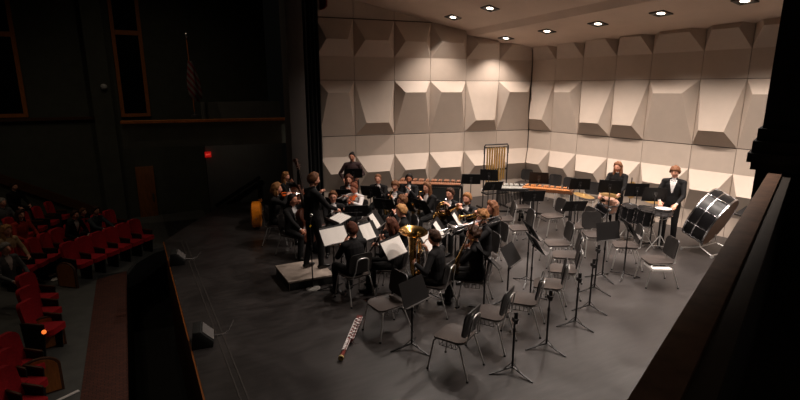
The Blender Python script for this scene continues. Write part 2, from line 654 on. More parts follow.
def framed_window(n, x0, x1, y1, cross, label):
    """a tall dark panel in a wood frame; x0, x1 at its bottom edge"""
    a, b = onY(x0, y1, WY - .03), onY(x1, y1, WY - .03)
    z0 = a[2]
    zc = onY((x0 + x1) / 2 - 6, cross, WY)[2]
    f = MB()
    t = 0.11
    for xx in (a[0] + t / 2, b[0] - t / 2):
        f.box((xx, WY - .04, z0 + 2.6), (t, 0.08, 5.2))
    f.box(((a[0] + b[0]) / 2, WY - .04, z0 + t / 2), (b[0] - a[0], 0.085, t))
    f.box(((a[0] + b[0]) / 2, WY - .04, zc), (b[0] - a[0], 0.075, t * 1.3))
    o = struct('window_%d' % n, f, M_TRIMWOOD, smooth=False)
    p = MB()
    p.box(((a[0] + b[0]) / 2, WY - .01, z0 + 2.6), (b[0] - a[0] - .02, 0.03, 5.2))
    g = p.build('pane', mat('dark_glass', (10, 10, 10), 0.2, 0, 0.1, 3), o)
    return o


framed_window(1, 121.5, 151, 117, 33, '')
framed_window(2, -12, 29, 118, 34, '')
mb = MB()
l0, l1 = onY(-30, 121, WY - .1), onY(100, 121, WY - .1)
mb.box(((l0[0] + l1[0]) / 2, WY - .06, l0[2]), (l1[0] - l0[0], 0.12, 0.09))
struct('trim_ledge', mb, M_DARKWOOD, smooth=False)
mb = MB()
c0 = onY(104, 110, WY)
mb.box((c0[0], WY - .2, 3.5), (0.55, 0.4, 11))
struct('wall_pilaster', mb, M_HOUSEWALL, smooth=False)

BX0, BX1 = fl(121, 121, 2.65), fl(300, 117.5, 2.65)       # rail of the box opposite
bd = nrm(BX1 - BX0)
bn = np.array((bd[1], -bd[0], 0))
mb = MB()
mb.bar(BX0 + np.array((0, 0, -0.03)), BX1 + np.array((0, 0, -0.03)), 0.22, 0.06, bn)
struct('trim_box_rail', mb, M_TRIMWOOD, smooth=False)
mb = MB()
p0, p1 = BX0 - bn * 0.05, BX1 - bn * 0.05
mb.bar(p0 + np.array((0, 0, -0.36)), p1 + np.array((0, 0, -0.36)), 0.12, 0.62, bn)
mb.hexa([p0 + (0, 0, -.62), p1 + (0, 0, -.62), p1 + (0, 3.2, -.62), p0 + (0, 3.2, -.62), p0 + (0, 0, -.5), p1 + (0, 0, -.5), p1 + (0, 3.2, -.5), p0 + (0, 3.2, -.5)])
struct('wall_box_front', mb, M_HOUSEWALL, smooth=False)
# recess wall under the box and the sloping stair wall in front of it
q0, q1 = fl(214, 208), fl(262, 205)
mb = MB()
mb.box((3.2, 16.2, 1.0), (2.4, 0.15, 4.0))
struct('wall_recess', mb, mat('recess_grey', (110, 108, 102), 0.85, 0, 0.1, 3), smooth=False)
mb = MB()
s0, s1 = rp(216, 206, (0, 15.9, 0), (0, 1, 0)), rp(260, 177, (0, 15.9, 0), (0, 1, 0))
mb.bar(s0, s1, 0.06, 0.10, (0, 1, 0))
for k in (0.05, 0.5, 0.95):
    p = s0 + (s1 - s0) * k
    mb.bar(p, (p[0], p[1], -0.1), 0.05, 0.05)
struct('trim_stair_rail', mb, M_BLACKPAINT, smooth=False)
# wooden door in the far wall
d0, d1 = onY(141.5, 222, WY - .04), onY(159, 218, WY - .04)
zt = onY(137, 167, WY - .04)[2]
mb = MB()
mb.box(((d0[0] + d1[0]) / 2, WY - .04, (d0[2] + zt) / 2), (d1[0] - d0[0], 0.09, zt - d0[2]))
dr = struct('door_1', mb, mat('door_wood', (140, 84, 36), 0.5, 0, 0.25, 4, stretch=(5, 5, 1)), bevel=0.01)
mb = MB()
mb.box((d1[0] - 0.1, WY - .11, (d0[2] + zt) / 2 - 0.1), (0.05, 0.05, 0.24))
mb.build('door_handle', M_GREY_METAL, dr)

mb = MB()
b0_, b1_ = onY(139, 222, WY - .06), onY(-40, 160, WY - .06)
mb.hexa([b0_ + (0, -.06, -.30), b1_ + (0, -.06, -.30), b1_ + (0, .05, -.30), b0_ + (0, .05, -.30), b0_ + (0, -.06, 0), b1_ + (0, -.06, 0), b1_ + (0, .05, 0), b0_ + (0, .05, 0)])
struct('trim_house_wall_base', mb, M_DARKWOOD, smooth=False)

# proscenium on the far side: grey column, black leg curtain, red valance
mb = MB()
c0, c1 = fl(297, 225), fl(312, 224)
mb.box(((c0[0] + c1[0]) / 2 + .02, 12.25, 4.4), (0.42, 0.5, 9.0))
struct('wall_proscenium_column', mb, M_COLUMN, bevel=0.02)
mb = MB()
x0, x1 = 3.92, 4.72
n = 24
for i in range(n):
    a, b = x0 + (x1 - x0) * i / n, x0 + (x1 - x0) * (i + 1) / n
    ya, yb = 13.05 + 0.05 * math.sin(i * 1.9), 13.05 + 0.05 * math.sin((i + 1) * 1.9)
    mb.hexa([(a, ya, 0.01), (b, yb, 0.01), (b, yb + .05, 0.01), (a, ya + .05, 0.01), (a, ya, 8.5), (b, yb, 8.5), (b, yb + .05, 8.5), (a, ya + .05, 8.5)])
tag(mb.build('leg_curtain', M_CURTAIN), 'black leg curtain hanging between the grey column and the beige panels', 'curtain')
mb = MB()
va = rp(319, 8.0, (4.85, 0, 0), (1, 0, 0))
n = 60
for i in range(n):
    y0, y1 = va[1] + 0.1 - i * 0.1, va[1] + 0.1 - (i + 1) * 0.1
    xa, xb = 4.85 + .05 * math.sin(i * 1.3), 4.85 + .05 * math.sin((i + 1) * 1.3)
    zb = va[2] - 0.16 + 0.05 * math.sin(i * .9) + max(0, (i - 2)) * .045
    zc = va[2] - 0.16 + 0.05 * math.sin((i + 1) * .9) + max(0, (i - 1)) * .045
    mb.hexa([(xa, y0, zb), (xb, y1, zc), (xb - .04, y1, zc), (xa - .04, y0, zb), (xa, y0, 9.0), (xb, y1, 9.0), (xb - .04, y1, 9.0), (xa - .04, y0, 9.0)])
tag(mb.build('valance', M_VALANCE), 'dark red gathered valance at the top beside the grey column', 'curtain')

# near box: wooden rail, its inner ledge, and the black pilaster at its end
ra, rb_ = fl(626, 400, 2.65), fl(757, 190, 2.65)
rd = nrm(rb_ - ra)
rn = np.array((rd[1], -rd[0], 0))                           # towards the camera side
M_RAIL = mat('near_rail_wood', (104, 76, 58), 0.6, 0, 0.35, 5, stretch=(2, 2, 6))
pa, pb = ra - rd * 1.6, ra + rd * 4.75
mb = MB()
mb.bar(pa + rn * 0.055 + (0, 0, -.03), pb + rn * 0.055 + (0, 0, -.03), 0.11, 0.06, rn)
struct('trim_near_rail', mb, M_RAIL, bevel=0.006)
mb = MB()
mb.bar(pa + rn * 0.145 + (0, 0, -.05), pb + rn * 0.145 + (0, 0, -.05), 0.07, 0.05, rn)
struct('trim_near_ledge', mb, mat('ledge_paint', (52, 44, 36), 0.7, 0, 0.2, 6), bevel=0.004)
mb = MB()
mb.bar(pa + rn * 0.12 + (0, 0, -.5), pb + rn * 0.12 + (0, 0, -.5), 0.12, 0.86, rn)
mb.bar(pa + rn * 1.4 + (0, 0, -.96), pb + rn * 1.4 + (0, 0, -.96), 2.5, 0.1, rn)
struct('wall_near_box', mb, M_BLACKPAINT, smooth=False)
mb = MB()
kc = pb + rd * 0.36
Rm = np.array((rd, -rn, (0, 0, 1))).T
k0 = rp(765, 100, pb, rd)
mb.box((kc[0], kc[1], 4.5) + rn * 0.62, (0.9, 1.45, 9.0), Rm)
for zz, ex, hh in ((2.78, 0.16, 0.09), (2.88, 0.11, 0.12), (2.7, 0.09, 0.08), (3.0, 0.06, 0.12)):
    mb.box((kc[0], kc[1], zz) + rn * 0.62, (0.9 + ex, 1.45 + ex, hh), Rm)
struct('wall_near_pilaster', mb, M_BLACKPAINT, smooth=False)

# low ambient and unseen lamps added to brighten the dark house and near rail
w = bpy.data.worlds.new('world')
SC.world = w
w.use_nodes = True
w.node_tree.nodes['Background'].inputs['Color'].default_value = (0.8, 0.75, 0.65, 1)
w.node_tree.nodes['Background'].inputs['Strength'].default_value = 0.0015
for x, y, e in ((-2.0, 12.5, 75), (-1.5, 9.0, 55), (-6, 13, 60), (0.6, 14.6, 70), (0.8, -1.0, 40)):
    spot((x, y, 8.8), e, 130, 0.9, (1.0, 0.8, 0.6))
spot((2.6, 14.4, 1.95), 3.5, 160, 0.9, (1.0, 0.85, 0.7), (.1, 1, -.4))  # extra lamp added under the box, only to lift the recess wall
SC.view_settings.view_transform = 'Standard'
SC.view_settings.look = 'None'
SC.view_settings.exposure = 0.0
SC.view_settings.gamma = 1.0
SC.view_settings.use_curve_mapping = False
SC.cycles.use_denoising = True
SC.cycles.max_bounces = 8
# ------------------------------------------------------------------ people
M_SKIN = {k: mat('skin_' + k, c, 0.55, 0, 0.06, 20) for k, c in dict(fair=(224, 160, 134), light=(206, 140, 112), tan=(176, 112, 84)).items()}
M_SUIT = mat('suit_black', (19, 17, 18), 0.85, 0, 0.12, 60, spec=0.25)
M_KNIT = mat('black_knit', (18, 16, 16), 0.9, 0, 0.15, 60, spec=0.25)
M_TROUSER = mat('trousers_black', (16, 15, 15), 0.85, 0, 0.12, 60, spec=0.25)
M_SHOE = mat('black_shoe', (16, 15, 15), 0.3, 0, 0.1, 30)
M_EYE = mat('eye_dark', (74, 52, 42), 0.3, 0, 0.1, 50)
M_LIP = mat('lips', (170, 92, 84), 0.5, 0, 0.05, 30)
M_MAROON = mat('maroon_blouse', (44, 18, 19), 0.8, 0, 0.15, 40)
M_TEAL = mat('dark_teal_jacket', (44, 54, 60), 0.85, 0, 0.15, 30)
M_REDJ = mat('red_jacket', (170, 44, 26), 0.85, 0, 0.15, 30)
M_CREAM = mat('cream_top', (176, 150, 112), 0.85, 0, 0.15, 30)
M_GREYJ = mat('grey_jacket', (88, 90, 92), 0.85, 0, 0.15, 30)
HAIRC = dict(black=(26, 20, 18), dark=(58, 36, 24), brown=(102, 66, 42), light=(140, 96, 58), blond=(182, 134, 86), redblond=(118, 78, 54), auburn=(88, 50, 36), red=(112, 62, 42), grey=(150, 144, 138))


def hairmat(c):
    return mat('hair_' + c, HAIRC[c], 0.6, 0, 0.5, 30, 0.6, spec=0.2, stretch=(4, 4, 1))


def rotz(a):
    c, s = math.cos(a), math.sin(a)
    return np.array(((c, -s, 0), (s, c, 0), (0, 0, 1.0)))


class Figure(MB):
    """collects closed lumps of a body and remembers which material each bone carries"""

    def __init__(self):
        super().__init__()
        self.seg = []

    def limb(self, p0, p1, r0, r1, tagi, n=10):
        p0, p1 = np.array(p0, float), np.array(p1, float)
        d = nrm(p1 - p0)
        u, v = perp(d)
        st = [(p0 - d * r0, 0.05 * r0), (p0 - d * r0 * .86, .5 * r0), (p0 - d * r0 * .5, .87 * r0), (p0, r0), (p1, r1), (p1 + d * r1 * .5, .87 * r1), (p1 + d * r1 * .86, .5 * r1), (p1 + d * r1, .05 * r1)]
        vs, fs = [], []
        for c, r in st:
            for j in range(n):
                a = 2 * PI * j / n
                vs.append(c + r * (math.cos(a) * u + math.sin(a) * v))
        for i in range(len(st) - 1):
            for j in range(n):
                j2 = (j + 1) % n
                fs.append((i * n + j, i * n + j2, (i + 1) * n + j2, (i + 1) * n + j))
        fs.append(tuple(reversed(range(n))))
        fs.append(tuple((len(st) - 1) * n + j for j in range(n)))
        self.add(vs, fs)
        self.seg.append((p0, p1, r0, r1, tagi))

    def loft(self, st, x, tagi, n=16):
        """st: list of (centre, rx, ry, forward axis)"""
        vs, fs = [], []
        for c, rx, ry, f in st:
            for j in range(n):
                a = 2 * PI * j / n
                vs.append(np.array(c) + rx * math.cos(a) * x + ry * math.sin(a) * f)
        for i in range(len(st) - 1):
            for j in range(n):
                j2 = (j + 1) % n
                fs.append((i * n + j, i * n + j2, (i + 1) * n + j2, (i + 1) * n + j))
        fs.append(tuple(reversed(range(n))))
        fs.append(tuple((len(st) - 1) * n + j for j in range(n)))
        self.add(vs, fs)
        for (c0, rx0, ry0, _), (c1, rx1, ry1, _) in zip(st[:-1], st[1:]):
            for k in (-.5, 0, .5):
                self.seg.append((np.array(c0) + x * rx0 * k, np.array(c1) + x * rx1 * k, min(rx0, ry0) * 1.0, min(rx1, ry1) * 1.0, tagi))


def head_radius(v):
    """distance from the head's centre to its surface along unit vectors v (right, forward, up)"""
    x, y, z = v[:, 0], v[:, 1], v[:, 2]
    rx = 0.076 - 0.020 * np.clip(-z - 0.1, 0, 1) ** 1.2
    ry = np.where(y > 0, 0.094 - 0.012 * np.clip(-z, 0, 1), 0.102 - 0.034 * np.clip(-z, 0, 1))
    rz = np.where(z > 0, 0.118, 0.118)
    r = 1 / np.sqrt((x / rx) ** 2 + (y / ry) ** 2 + (z / rz) ** 2)

    def bump(cx, cy, cz, s, h, sx=1.0):
        c = nrm((cx, cy, cz))
        d2 = ((x - c[0]) / sx) ** 2 + (y - c[1]) ** 2 + (z - c[2]) ** 2
        return h * np.exp(-d2 / (2 * s * s))

    r = r + bump(0, 1, -.24, .12, .020, .75) + bump(0, 1, -.05, .12, .010, .6) + bump(0, 1, .28, .16, .005, 2.2)
    for s in (-1, 1):
        r = r + bump(.40 * s, 1, .08, .13, -.009) + bump(.5 * s, .9, -.25, .2, .005)
    r = r + bump(0, .9, -1.0, .2, .012) + bump(0, 1, -.56, .10, .006, 1.8) - bump(0, 1, -.74, .09, .004, 2)
    return r


def dirs(n=30, m=20):
    vs = []
    for i in range(m + 1):
        t = PI * i / m
        for j in range(n):
            a = 2 * PI * j / n
            vs.append((math.sin(t) * math.sin(a), math.sin(t) * math.cos(a), math.cos(t)))
    fs = []
    for i in range(m):
        for j in range(n):
            j2 = (j + 1) % n
            fs.append((i * n + j, (i + 1) * n + j, (i + 1) * n + j2, i * n + j2))
    return np.array(vs), fs


DV, DF = dirs()
HV, HF = dirs(40, 28)


def ik(s, t, l1, l2, pole):
    s, t = np.array(s, float), np.array(t, float)
    d = t - s
    L = np.linalg.norm(d)
    if L > (l1 + l2) * .995:
        t = s + d / L * (l1 + l2) * .995
        d = t - s
        L = np.linalg.norm(d)
    u = d / L
    a = (l1 * l1 - l2 * l2 + L * L) / (2 * L)
    h = math.sqrt(max(0, l1 * l1 - a * a))
    p = np.array(pole, float)
    p = nrm(p - u * np.dot(p, u))
    return s + u * a + p * h, t


SKIN, COAT, TROU, SHOE, SHIRT, EYEC, LIP, HAIR = range(8)


def hand(F, w, d, n, side, curl, tagi=SKIN):
    """palm and five fingers: w wrist, d finger direction, n palm normal, side +1 right / -1 left"""
    d = nrm(d)
    n = nrm(np.array(n, float) - d * np.dot(n, d))
    s = np.cross(d, n) * side                                # towards the thumb
    F.limb(w + d * .015 + s * .016, w + d * .075 + s * .022, .017, .015, tagi, 8)
    F.limb(w + d * .015 - s * .012, w + d * .075 - s * .020, .016, .014, tagi, 8)
    F.limb(w + d * .01, w + d * .078, .019, .016, tagi, 8)
    for k, ln in ((.033, .070), (.0115, .080), (-.0115, .075), (-.032, .058)):
        p = w + d * .082 + s * k
        ang = 0
        for j, f in enumerate((.45, .32, .26)):
            ang += curl * (0.75 if j == 0 else 1.0)
            q = p + (d * math.cos(ang) + n * math.sin(ang) + s * k * 2.0) * ln * f
            F.limb(p, q, .0088 - .0008 * j, .0082 - .0008 * j, tagi, 6)
            p = q
    p = w + d * .022 + s * .030
    q = p + (d * .55 + s * .62 + n * .45) * .042
    F.limb(p, q, .0115, .010, tagi, 6)
    F.limb(q, q + (d * .8 + s * .1 + n * .5) * .034, .0098, .0085, tagi, 6)


def make_person(label, loc, rz, seated=True, lean=0.10, head_yaw=0.0, head_pitch=-0.1, hands=None, poles=None, palms=None, curl=0.55,
                hair='short', hairc='brown', skin='fair', coat=M_SUIT, shirt='v', tie=False, glasses=False, beard=False,
                scale=1.0, feet=None, voxel=0.0085, category='person', group=None, build=1.0, lower=M_TROUSER, sleeve=None):
    """one seated or standing person; everything in person coordinates: x right, y forward, z up"""
    F = Figure()
    X = np.array((1.0, 0, 0))
    P = np.array((0, -0.05, .535)) if seated else np.array((0, 0, .955))
    ax = np.array((0, math.sin(lean), math.cos(lean)))
    fw = np.array((0, math.cos(lean), -math.sin(lean)))
    N = P + ax * .495
    b = build
    F.loft([(P - ax * .085, .10 * b, .085 * b, fw), (P - ax * .05, .155 * b, .115 * b, fw), (P + ax * .03, .168 * b, .12 * b, fw), (P + ax * .15, .152 * b, .112 * b, fw), (P + ax * .28, .172 * b, .122 * b, fw),
            (P + ax * .38, .178 * b, .115 * b, fw), (P + ax * .445, .145, .092, fw), (P + ax * .49, .075, .066, fw)], X, COAT)
    # head
    hf = np.array((math.sin(head_yaw) * math.cos(head_pitch), math.cos(head_yaw) * math.cos(head_pitch), math.sin(head_pitch)))
    hr = nrm(np.cross(hf, (0, 0, 1)))
    hu = np.cross(hr, hf)
    Hc = N + np.array((0, .03, .155)) + hf * .012
    HM = np.stack((hr, hf, hu), 1)
    F.limb(N - ax * .02, Hc - hu * .06 - hf * .015, .060, .054, SKIN, 12)
    F.limb(N - ax * .03, N + ax * .025 + fw * .006, .066, .060, SHIRT, 12)
    rr = head_radius(HV)
    F.add(Hc + (HV * rr[:, None]) @ HM.T, HF)
    F.seg.append((Hc, Hc + hu * .02, .088, .088, SKIN))
    F.seg.append((Hc - hu * .05 + hf * .02, Hc - hu * .05 + hf * .02, .075, .075, SKIN))
    for s in (-1, 1):
        e = Hc + hr * .078 * s - hf * .008 - hu * .01
        F.limb(e + hu * .018, e - hu * .018 + hf * .006, .014, .010, SKIN, 8)
    # legs
    kn, an, to = {}, {}, {}
    for s in (-1, 1):
        hip = P + np.array((.092 * s, .02, -.02))
        if seated:
            a = np.array((.14 * s, .40, .085)) if feet is None else np.array(feet[0 if s < 0 else 1], float)
            k, a = ik(hip, a, .43, .41, (0.12 * s, 1, .9))
        else:
            a = np.array((.11 * s, 0.0, .085)) if feet is None else np.array(feet[0 if s < 0 else 1], float)
            k, a = ik(hip, a, .435, .42, (0.05 * s, 1, 0))
        F.limb(hip, k, .090 * b, .064, TROU, 12)
        F.limb(k, k + (a - k) * .4, .062, .062, TROU, 12)
        F.limb(k + (a - k) * .4, a, .060, .050, TROU, 12)
        fd = nrm((.12 * s, 1, 0))
        F.limb(a + np.array((0, 0, -.045)) - fd * .035, a + np.array((0, 0, -.052)) + fd * .15, .038, .030, SHOE, 10)
        F.limb(a + np.array((0, 0, -.03)), a + np.array((0, 0, -.045)) + fd * .08, .045, .036, SHOE, 10)
    # arms
    S0 = P + ax * .43
    wr = {}
    for i, s in enumerate((-1, 1)):
        sh = S0 + X * .178 * s * b
        F.limb(S0 + X * .06 * s + ax * .01, sh, .075, .066, COAT, 12)
        t = np.array(hands[i], float) if hands is not None else P + np.array((.17 * s, .36, .06))
        pole = poles[i] if poles is not None else (.75 * s, -.35, -.8)
        e, t = ik(sh, t, .285, .26, pole)
        F.limb(sh, e, .060, .047, COAT, 12)
        fa = nrm(t - e)
        F.limb(e, t - fa * .035, .047, .035, COAT, 12)
        F.limb(t - fa * .05, t - fa * .02, .033, .031, SHIRT if shirt else SKIN, 10)
        F.limb(t - fa * .03, t + fa * .01, .026, .024, SKIN, 10)
        pn = palms[i] if palms is not None else (-s * .6, .1, -.8)
        hand(F, t, fa, pn, s, curl)
        wr[s] = t
    # one continuous skin: union of the lumps, then smoothed
    raw = F.mesh('raw', M_SUIT, smooth=False)
    tmp = bpy.data.objects.new('raw', raw)
    COL.objects.link(tmp)
    md = tmp.modifiers.new('union', 'REMESH')
    md.mode = 'VOXEL'
    md.voxel_size = voxel
    sm = tmp.modifiers.new('soft', 'SMOOTH')
    sm.factor = 0.5
    sm.iterations = 2
    dg = bpy.context.evaluated_depsgraph_get()
    me = bpy.data.meshes.new_from_object(tmp.evaluated_get(dg))
    bpy.data.objects.remove(tmp)
    bpy.data.meshes.remove(raw)
    # materials by the bone that lies nearest
    nf = len(me.polygons)
    C = np.empty(nf * 3)
    me.polygons.foreach_get('center', C)
    C = C.reshape(-1, 3)
    best = np.full(nf, 9.0)
    idx = np.zeros(nf, int)
    for p0, p1, r0, r1, tg in F.seg:
        d = p1 - p0
        L2 = max(1e-9, d @ d)
        tt = np.clip(((C - p0) @ d) / L2, 0, 1)
        dist = np.linalg.norm(C - (p0 + tt[:, None] * d), axis=1) - (r0 + (r1 - r0) * tt)
        k = dist < best
        best[k] = dist[k]
        idx[k] = tg
    rel = C - P
    ta, fy, xx = rel @ ax, rel @ fw, rel @ X
    if shirt == 'v':
        k = (idx == COAT) & (ta > .22) & (ta < .52) & (fy > .05) & (np.abs(xx) < .008 + .055 * np.clip((ta - .22) / .23, 0, 1))
        idx[k] = SHIRT
    hl = (C - Hc) @ HM
    inh = (np.linalg.norm(hl, axis=1) < .135) & (hl[:, 1] > .03)
    for s in (-1, 1):
        idx[inh & (((hl[:, 0] - .031 * s) / .010) ** 2 + ((hl[:, 2] - .008) / .0055) ** 2 < 1)] = EYEC
        idx[inh & (((hl[:, 0] - .032 * s) / .017) ** 2 + ((hl[:, 2] - .032) / .0045) ** 2 < 1)] = HAIR
    idx[inh & ((hl[:, 0] / .024) ** 2 + ((hl[:, 2] + .058) / .008) ** 2 < 1) & (idx == SKIN)] = LIP
    if beard:
        k = (np.linalg.norm(hl, axis=1) < .15) & (hl[:, 2] < -.045) & (hl[:, 2] > -.13) & (hl[:, 1] > -.01) & (idx == SKIN)
        idx[k] = HAIR
    for m_ in (M_SKIN[skin], coat, lower, M_SHOE, shirt if not isinstance(shirt, str) and shirt else M_WHITE, M_EYE, M_LIP, hairmat(hairc)):
        me.materials.append(m_)
    while len(me.materials) > 8:
        me.materials.pop(index=0)
    me.polygons.foreach_set('material_index', idx.tolist())
    me.polygons.foreach_set('use_smooth', [True] * nf)
    if scale != 1.0:
        me.transform(Matrix.Scale(scale, 4))
    me.name = 'person'
    o = bpy.data.objects.new('person', me)
    COL.objects.link(o)
    o.location = tuple(float(x) for x in loc)
    o.rotation_euler = (0, 0, rz)
    tag(o, label, category, group)
    sc = scale
    # hair
    hm = hairmat(hairc)
    H = MB()
    az = np.abs(np.arctan2(DV[:, 0], DV[:, 1])) * 180 / PI
    el = np.arcsin(np.clip(DV[:, 2], -1, 1)) * 180 / PI
    longh = hair in ('long', 'wavy', 'bob')
    line = np.interp(az, (0, 35, 62, 85, 110, 180), (44, 40, 22, -12, -34, -46) if not longh else (46, 40, 18, -30, -60, -70))
    if hair == 'bald':
        line = np.interp(az, (0, 60, 100, 180), (95, 60, 20, 10))
    th = dict(short=.021, crew=.010, curly=.030, long=.022, wavy=.028, bob=.026, bun=.012, fringe=.022, bald=.008)[hair]
    if hair == 'fringe':
        line = line - np.interp(az, (0, 50, 90, 180), (22, 14, 6, 4))
    t = np.clip((el - line) / 9, 0, 1)
    t = t * t * (3 - 2 * t)
    nz = np.array([mnoise.noise(Vector((v[0] * 5 + loc[0] * 7, v[1] * 5, v[2] * 3))) for v in DV])
    r2 = head_radius(DV) + np.where(t > 0, (th * (1 + .9 * nz * (1.6 if hair in ('curly', 'wavy') else 1))) * t, 0) - .014 * (1 - t) + .006 * np.clip(DV[:, 2], 0, 1) * t
    H.add((Hc + (DV * r2[:, None]) @ HM.T) * sc, DF)
    dwn = np.array((0, 0, -1.0))
    if hair in ('long', 'wavy', 'bob'):
        LN = .17 if hair == 'bob' else .34
        for k, (sx, bk, w_) in enumerate(((-.058, -.045, .045), (.058, -.045, .045), (0, -.078, .062), (-.07, -.01, .03), (.07, -.01, .03))):
            top = Hc + hr * sx + hf * bk + hu * .02
            pts = [top + dwn * LN * q + hr * sx * .25 * q + hf * (.01 * math.sin(q * 6 + k)) for q in np.linspace(0, 1, 7)]
            H.tube([p * sc for p in pts], [sc * w_ * q for q in (.9, 1, 1.05, 1.0, .9, .7, .3)], 9)
    if hair == 'bun':
        H.ball((Hc - hf * .085 + hu * .085) * sc, .048 * sc)
    ho = H.build('hair', hm, o, smooth=True, ang=80)
    if tie:
        T = MB()
        c = (N + fw * .078 - ax * .035) * sc
        for s in (-1, 1):
            T.prism([(0, -.008), (.045 * s, -.022), (.045 * s, .022), (0, .008)][::s], c, X, ax, .014)
        T.ball(c, .011)
        T.build('bow_tie', M_EBONY, o)
    if glasses:
        G = MB()
        for s in (-1, 1):
            c = Hc + hr * .032 * s + hf * .098 + hu * .008
            G.tube([p * sc for p in arc(c, hr, hu, .022, 0, 2 * PI * .95, 14, .016)], .0025, 5, closed=True)
            G.tube([(c + hr * .022 * s) * sc, (Hc + hr * .08 * s - hf * .01 + hu * .012) * sc], .002, 5)
        G.tube([(Hc - hr * .011 + hf * .102 + hu * .01) * sc, (Hc + hr * .011 + hf * .102 + hu * .01) * sc], .002, 5)
        G.build('glasses', M_EBONY, o)
    o['_mouth'] = [float(q) for q in (Hc + hf * .10 - hu * .055) * sc]
    return o
# ------------------------------------------------------------------ chairs and stands
def round_rect(w, h, r, n=5):
    out = []
    for cx, cy, a0 in ((w / 2 - r, h / 2 - r, 0), (-w / 2 + r, h / 2 - r, 90), (-w / 2 + r, -h / 2 + r, 180), (w / 2 - r, -h / 2 + r, 270)):
        for k in range(n):
            a = R_(a0 + 90 * k / (n - 1))
            out.append((cx + r * math.cos(a), cy + r * math.sin(a)))
    return out


def slab_curved(mb, w, h, r, t, warp, nx=9):
    """rounded slab whose outline polygon is warped by warp(x, y) -> point, with thickness t along warp normal z"""
    rings = []
    for sc_ in (1.0, 0.75, 0.45, 0.15):
        rings.append([(a * sc_, b * sc_) for a, b in round_rect(w, h, r)])
    n = len(rings[0])
    vs, fs = [], []
    for top in (1, 0):
        for ring in rings:
            for a, b in ring:
                vs.append(warp(a, b, t / 2 if top else -t / 2))
    k = len(rings) * n
    for side in (0, 1):
        o = side * k
        for i in range(len(rings) - 1):
            for j in range(n):
                j2 = (j + 1) % n
                f = (o + i * n + j, o + i * n + j2, o + (i + 1) * n + j2, o + (i + 1) * n + j)
                fs.append(f if side == 0 else f[::-1])
        f = tuple(o + (len(rings) - 1) * n + j for j in range(n))
        fs.append(f if side == 0 else f[::-1])
    for j in range(n):
        j2 = (j + 1) % n
        fs.append((j2, j, k + j, k + j2))
    mb.add(vs, fs)


def make_chair():
    t = thing('stacking_chair', '', 'chair', (0, 0, 0), 0, None)
    mb = MB()
    slab_curved(mb, .44, .43, .09, .022, lambda a, b, k: (a, b, .447 + .035 * (a / .23) ** 2 * .35 + .05 * max(0, -b / .22) ** 3 * .3 - .03 * max(0, b / .22 - .5) + k - .006))
    mb.build('seat', M_SEAT, t)
    mb = MB()
    slab_curved(mb, .41, .345, .075, .018, lambda a, b, k: (a, -.245 - .16 * b + .035 * (a / .21) ** 2 + k * -1, .69 + b))
    mb.build('backrest', M_PLASTIC, t)
    for s in (-1, 1):
        mb = MB()
        mb.tube([(.185 * s, .15, .43), (.205 * s, .185, .40), (.235 * s, .25, .02)], .0105, 8)
        lg = mb.build('leg', M_CHROME, t)
        mb = MB()
        mb.cyl((.235 * s, .25, .022), (.236 * s, .252, 0), .015, .016, 8)
        mb.build('glide', M_RUBBER, lg)
        mb = MB()
        mb.tube([(.185 * s, -.12, .43), (.20 * s, -.17, .40), (.235 * s, -.30, .02)], .0105, 8)
        lg = mb.build('leg', M_CHROME, t)
        mb = MB()
        mb.cyl((.235 * s, -.30, .022), (.236 * s, -.302, 0), .015, .016, 8)
        mb.build('glide', M_RUBBER, lg)
    mb = MB()
    for s in (-1, 1):
        mb.tube([(.185 * s, .16, .428), (.185 * s, -.14, .428), (.165 * s, -.235, .455), (.12 * s, -.250, .56), (.11 * s, -.275, .70)], .010, 8)
    mb.tube([(.11, -.275, .70)] + arc((0, -.284, .745), (1, 0, 0), (0, -.05, 1), .105, .2, PI - .2, 8, .045) + [(-.11, -.275, .70)], .010, 8)
    mb.tube([(.185, .15, .425), (-.185, .15, .425)], .009, 8)
    mb.tube([(.185, -.12, .425), (-.185, -.12, .425)], .009, 8)
    mb.build('frame', M_CHROME, t)
    mb = MB()                                                # wire book rack below the seat
    for y in (-.10, -.04, .02, .08, .13):
        mb.tube([(-.18, y, .415), (-.16, y, .335), (.16, y, .335), (.18, y, .415)], .004, 5)
    mb.tube([(-.16, -.10, .335), (-.16, .13, .335)], .004, 5)
    mb.tube([(.16, -.10, .335), (.16, .13, .335)], .004, 5)
    mb.build('book_rack', M_GREY_METAL, t)
    remember(t)
    return t


CHAIR0 = make_chair()
_used = {'chair': 0, 'stand': 0, 'bare': 0}


def place_chair(x, y, rz, label, group):
    if not _used['chair']:
        _used['chair'] = 1
        CHAIR0.location = (float(x), float(y), 0)
        CHAIR0.rotation_euler = (0, 0, rz)
        CHAIR0['label'] = label
        CHAIR0['group'] = group
        return CHAIR0
    return dup(CHAIR0, (x, y, 0), rz, label, group)


def desk_point(zc, tilt, a, b, k=0.0):
    """point of the stand's desk: a across, b up along it, k out of its face; the face looks to +y, up by tilt"""
    c, s = math.cos(tilt), math.sin(tilt)
    return np.array((-a, -b * s + k * c, zc + b * c + k * s))


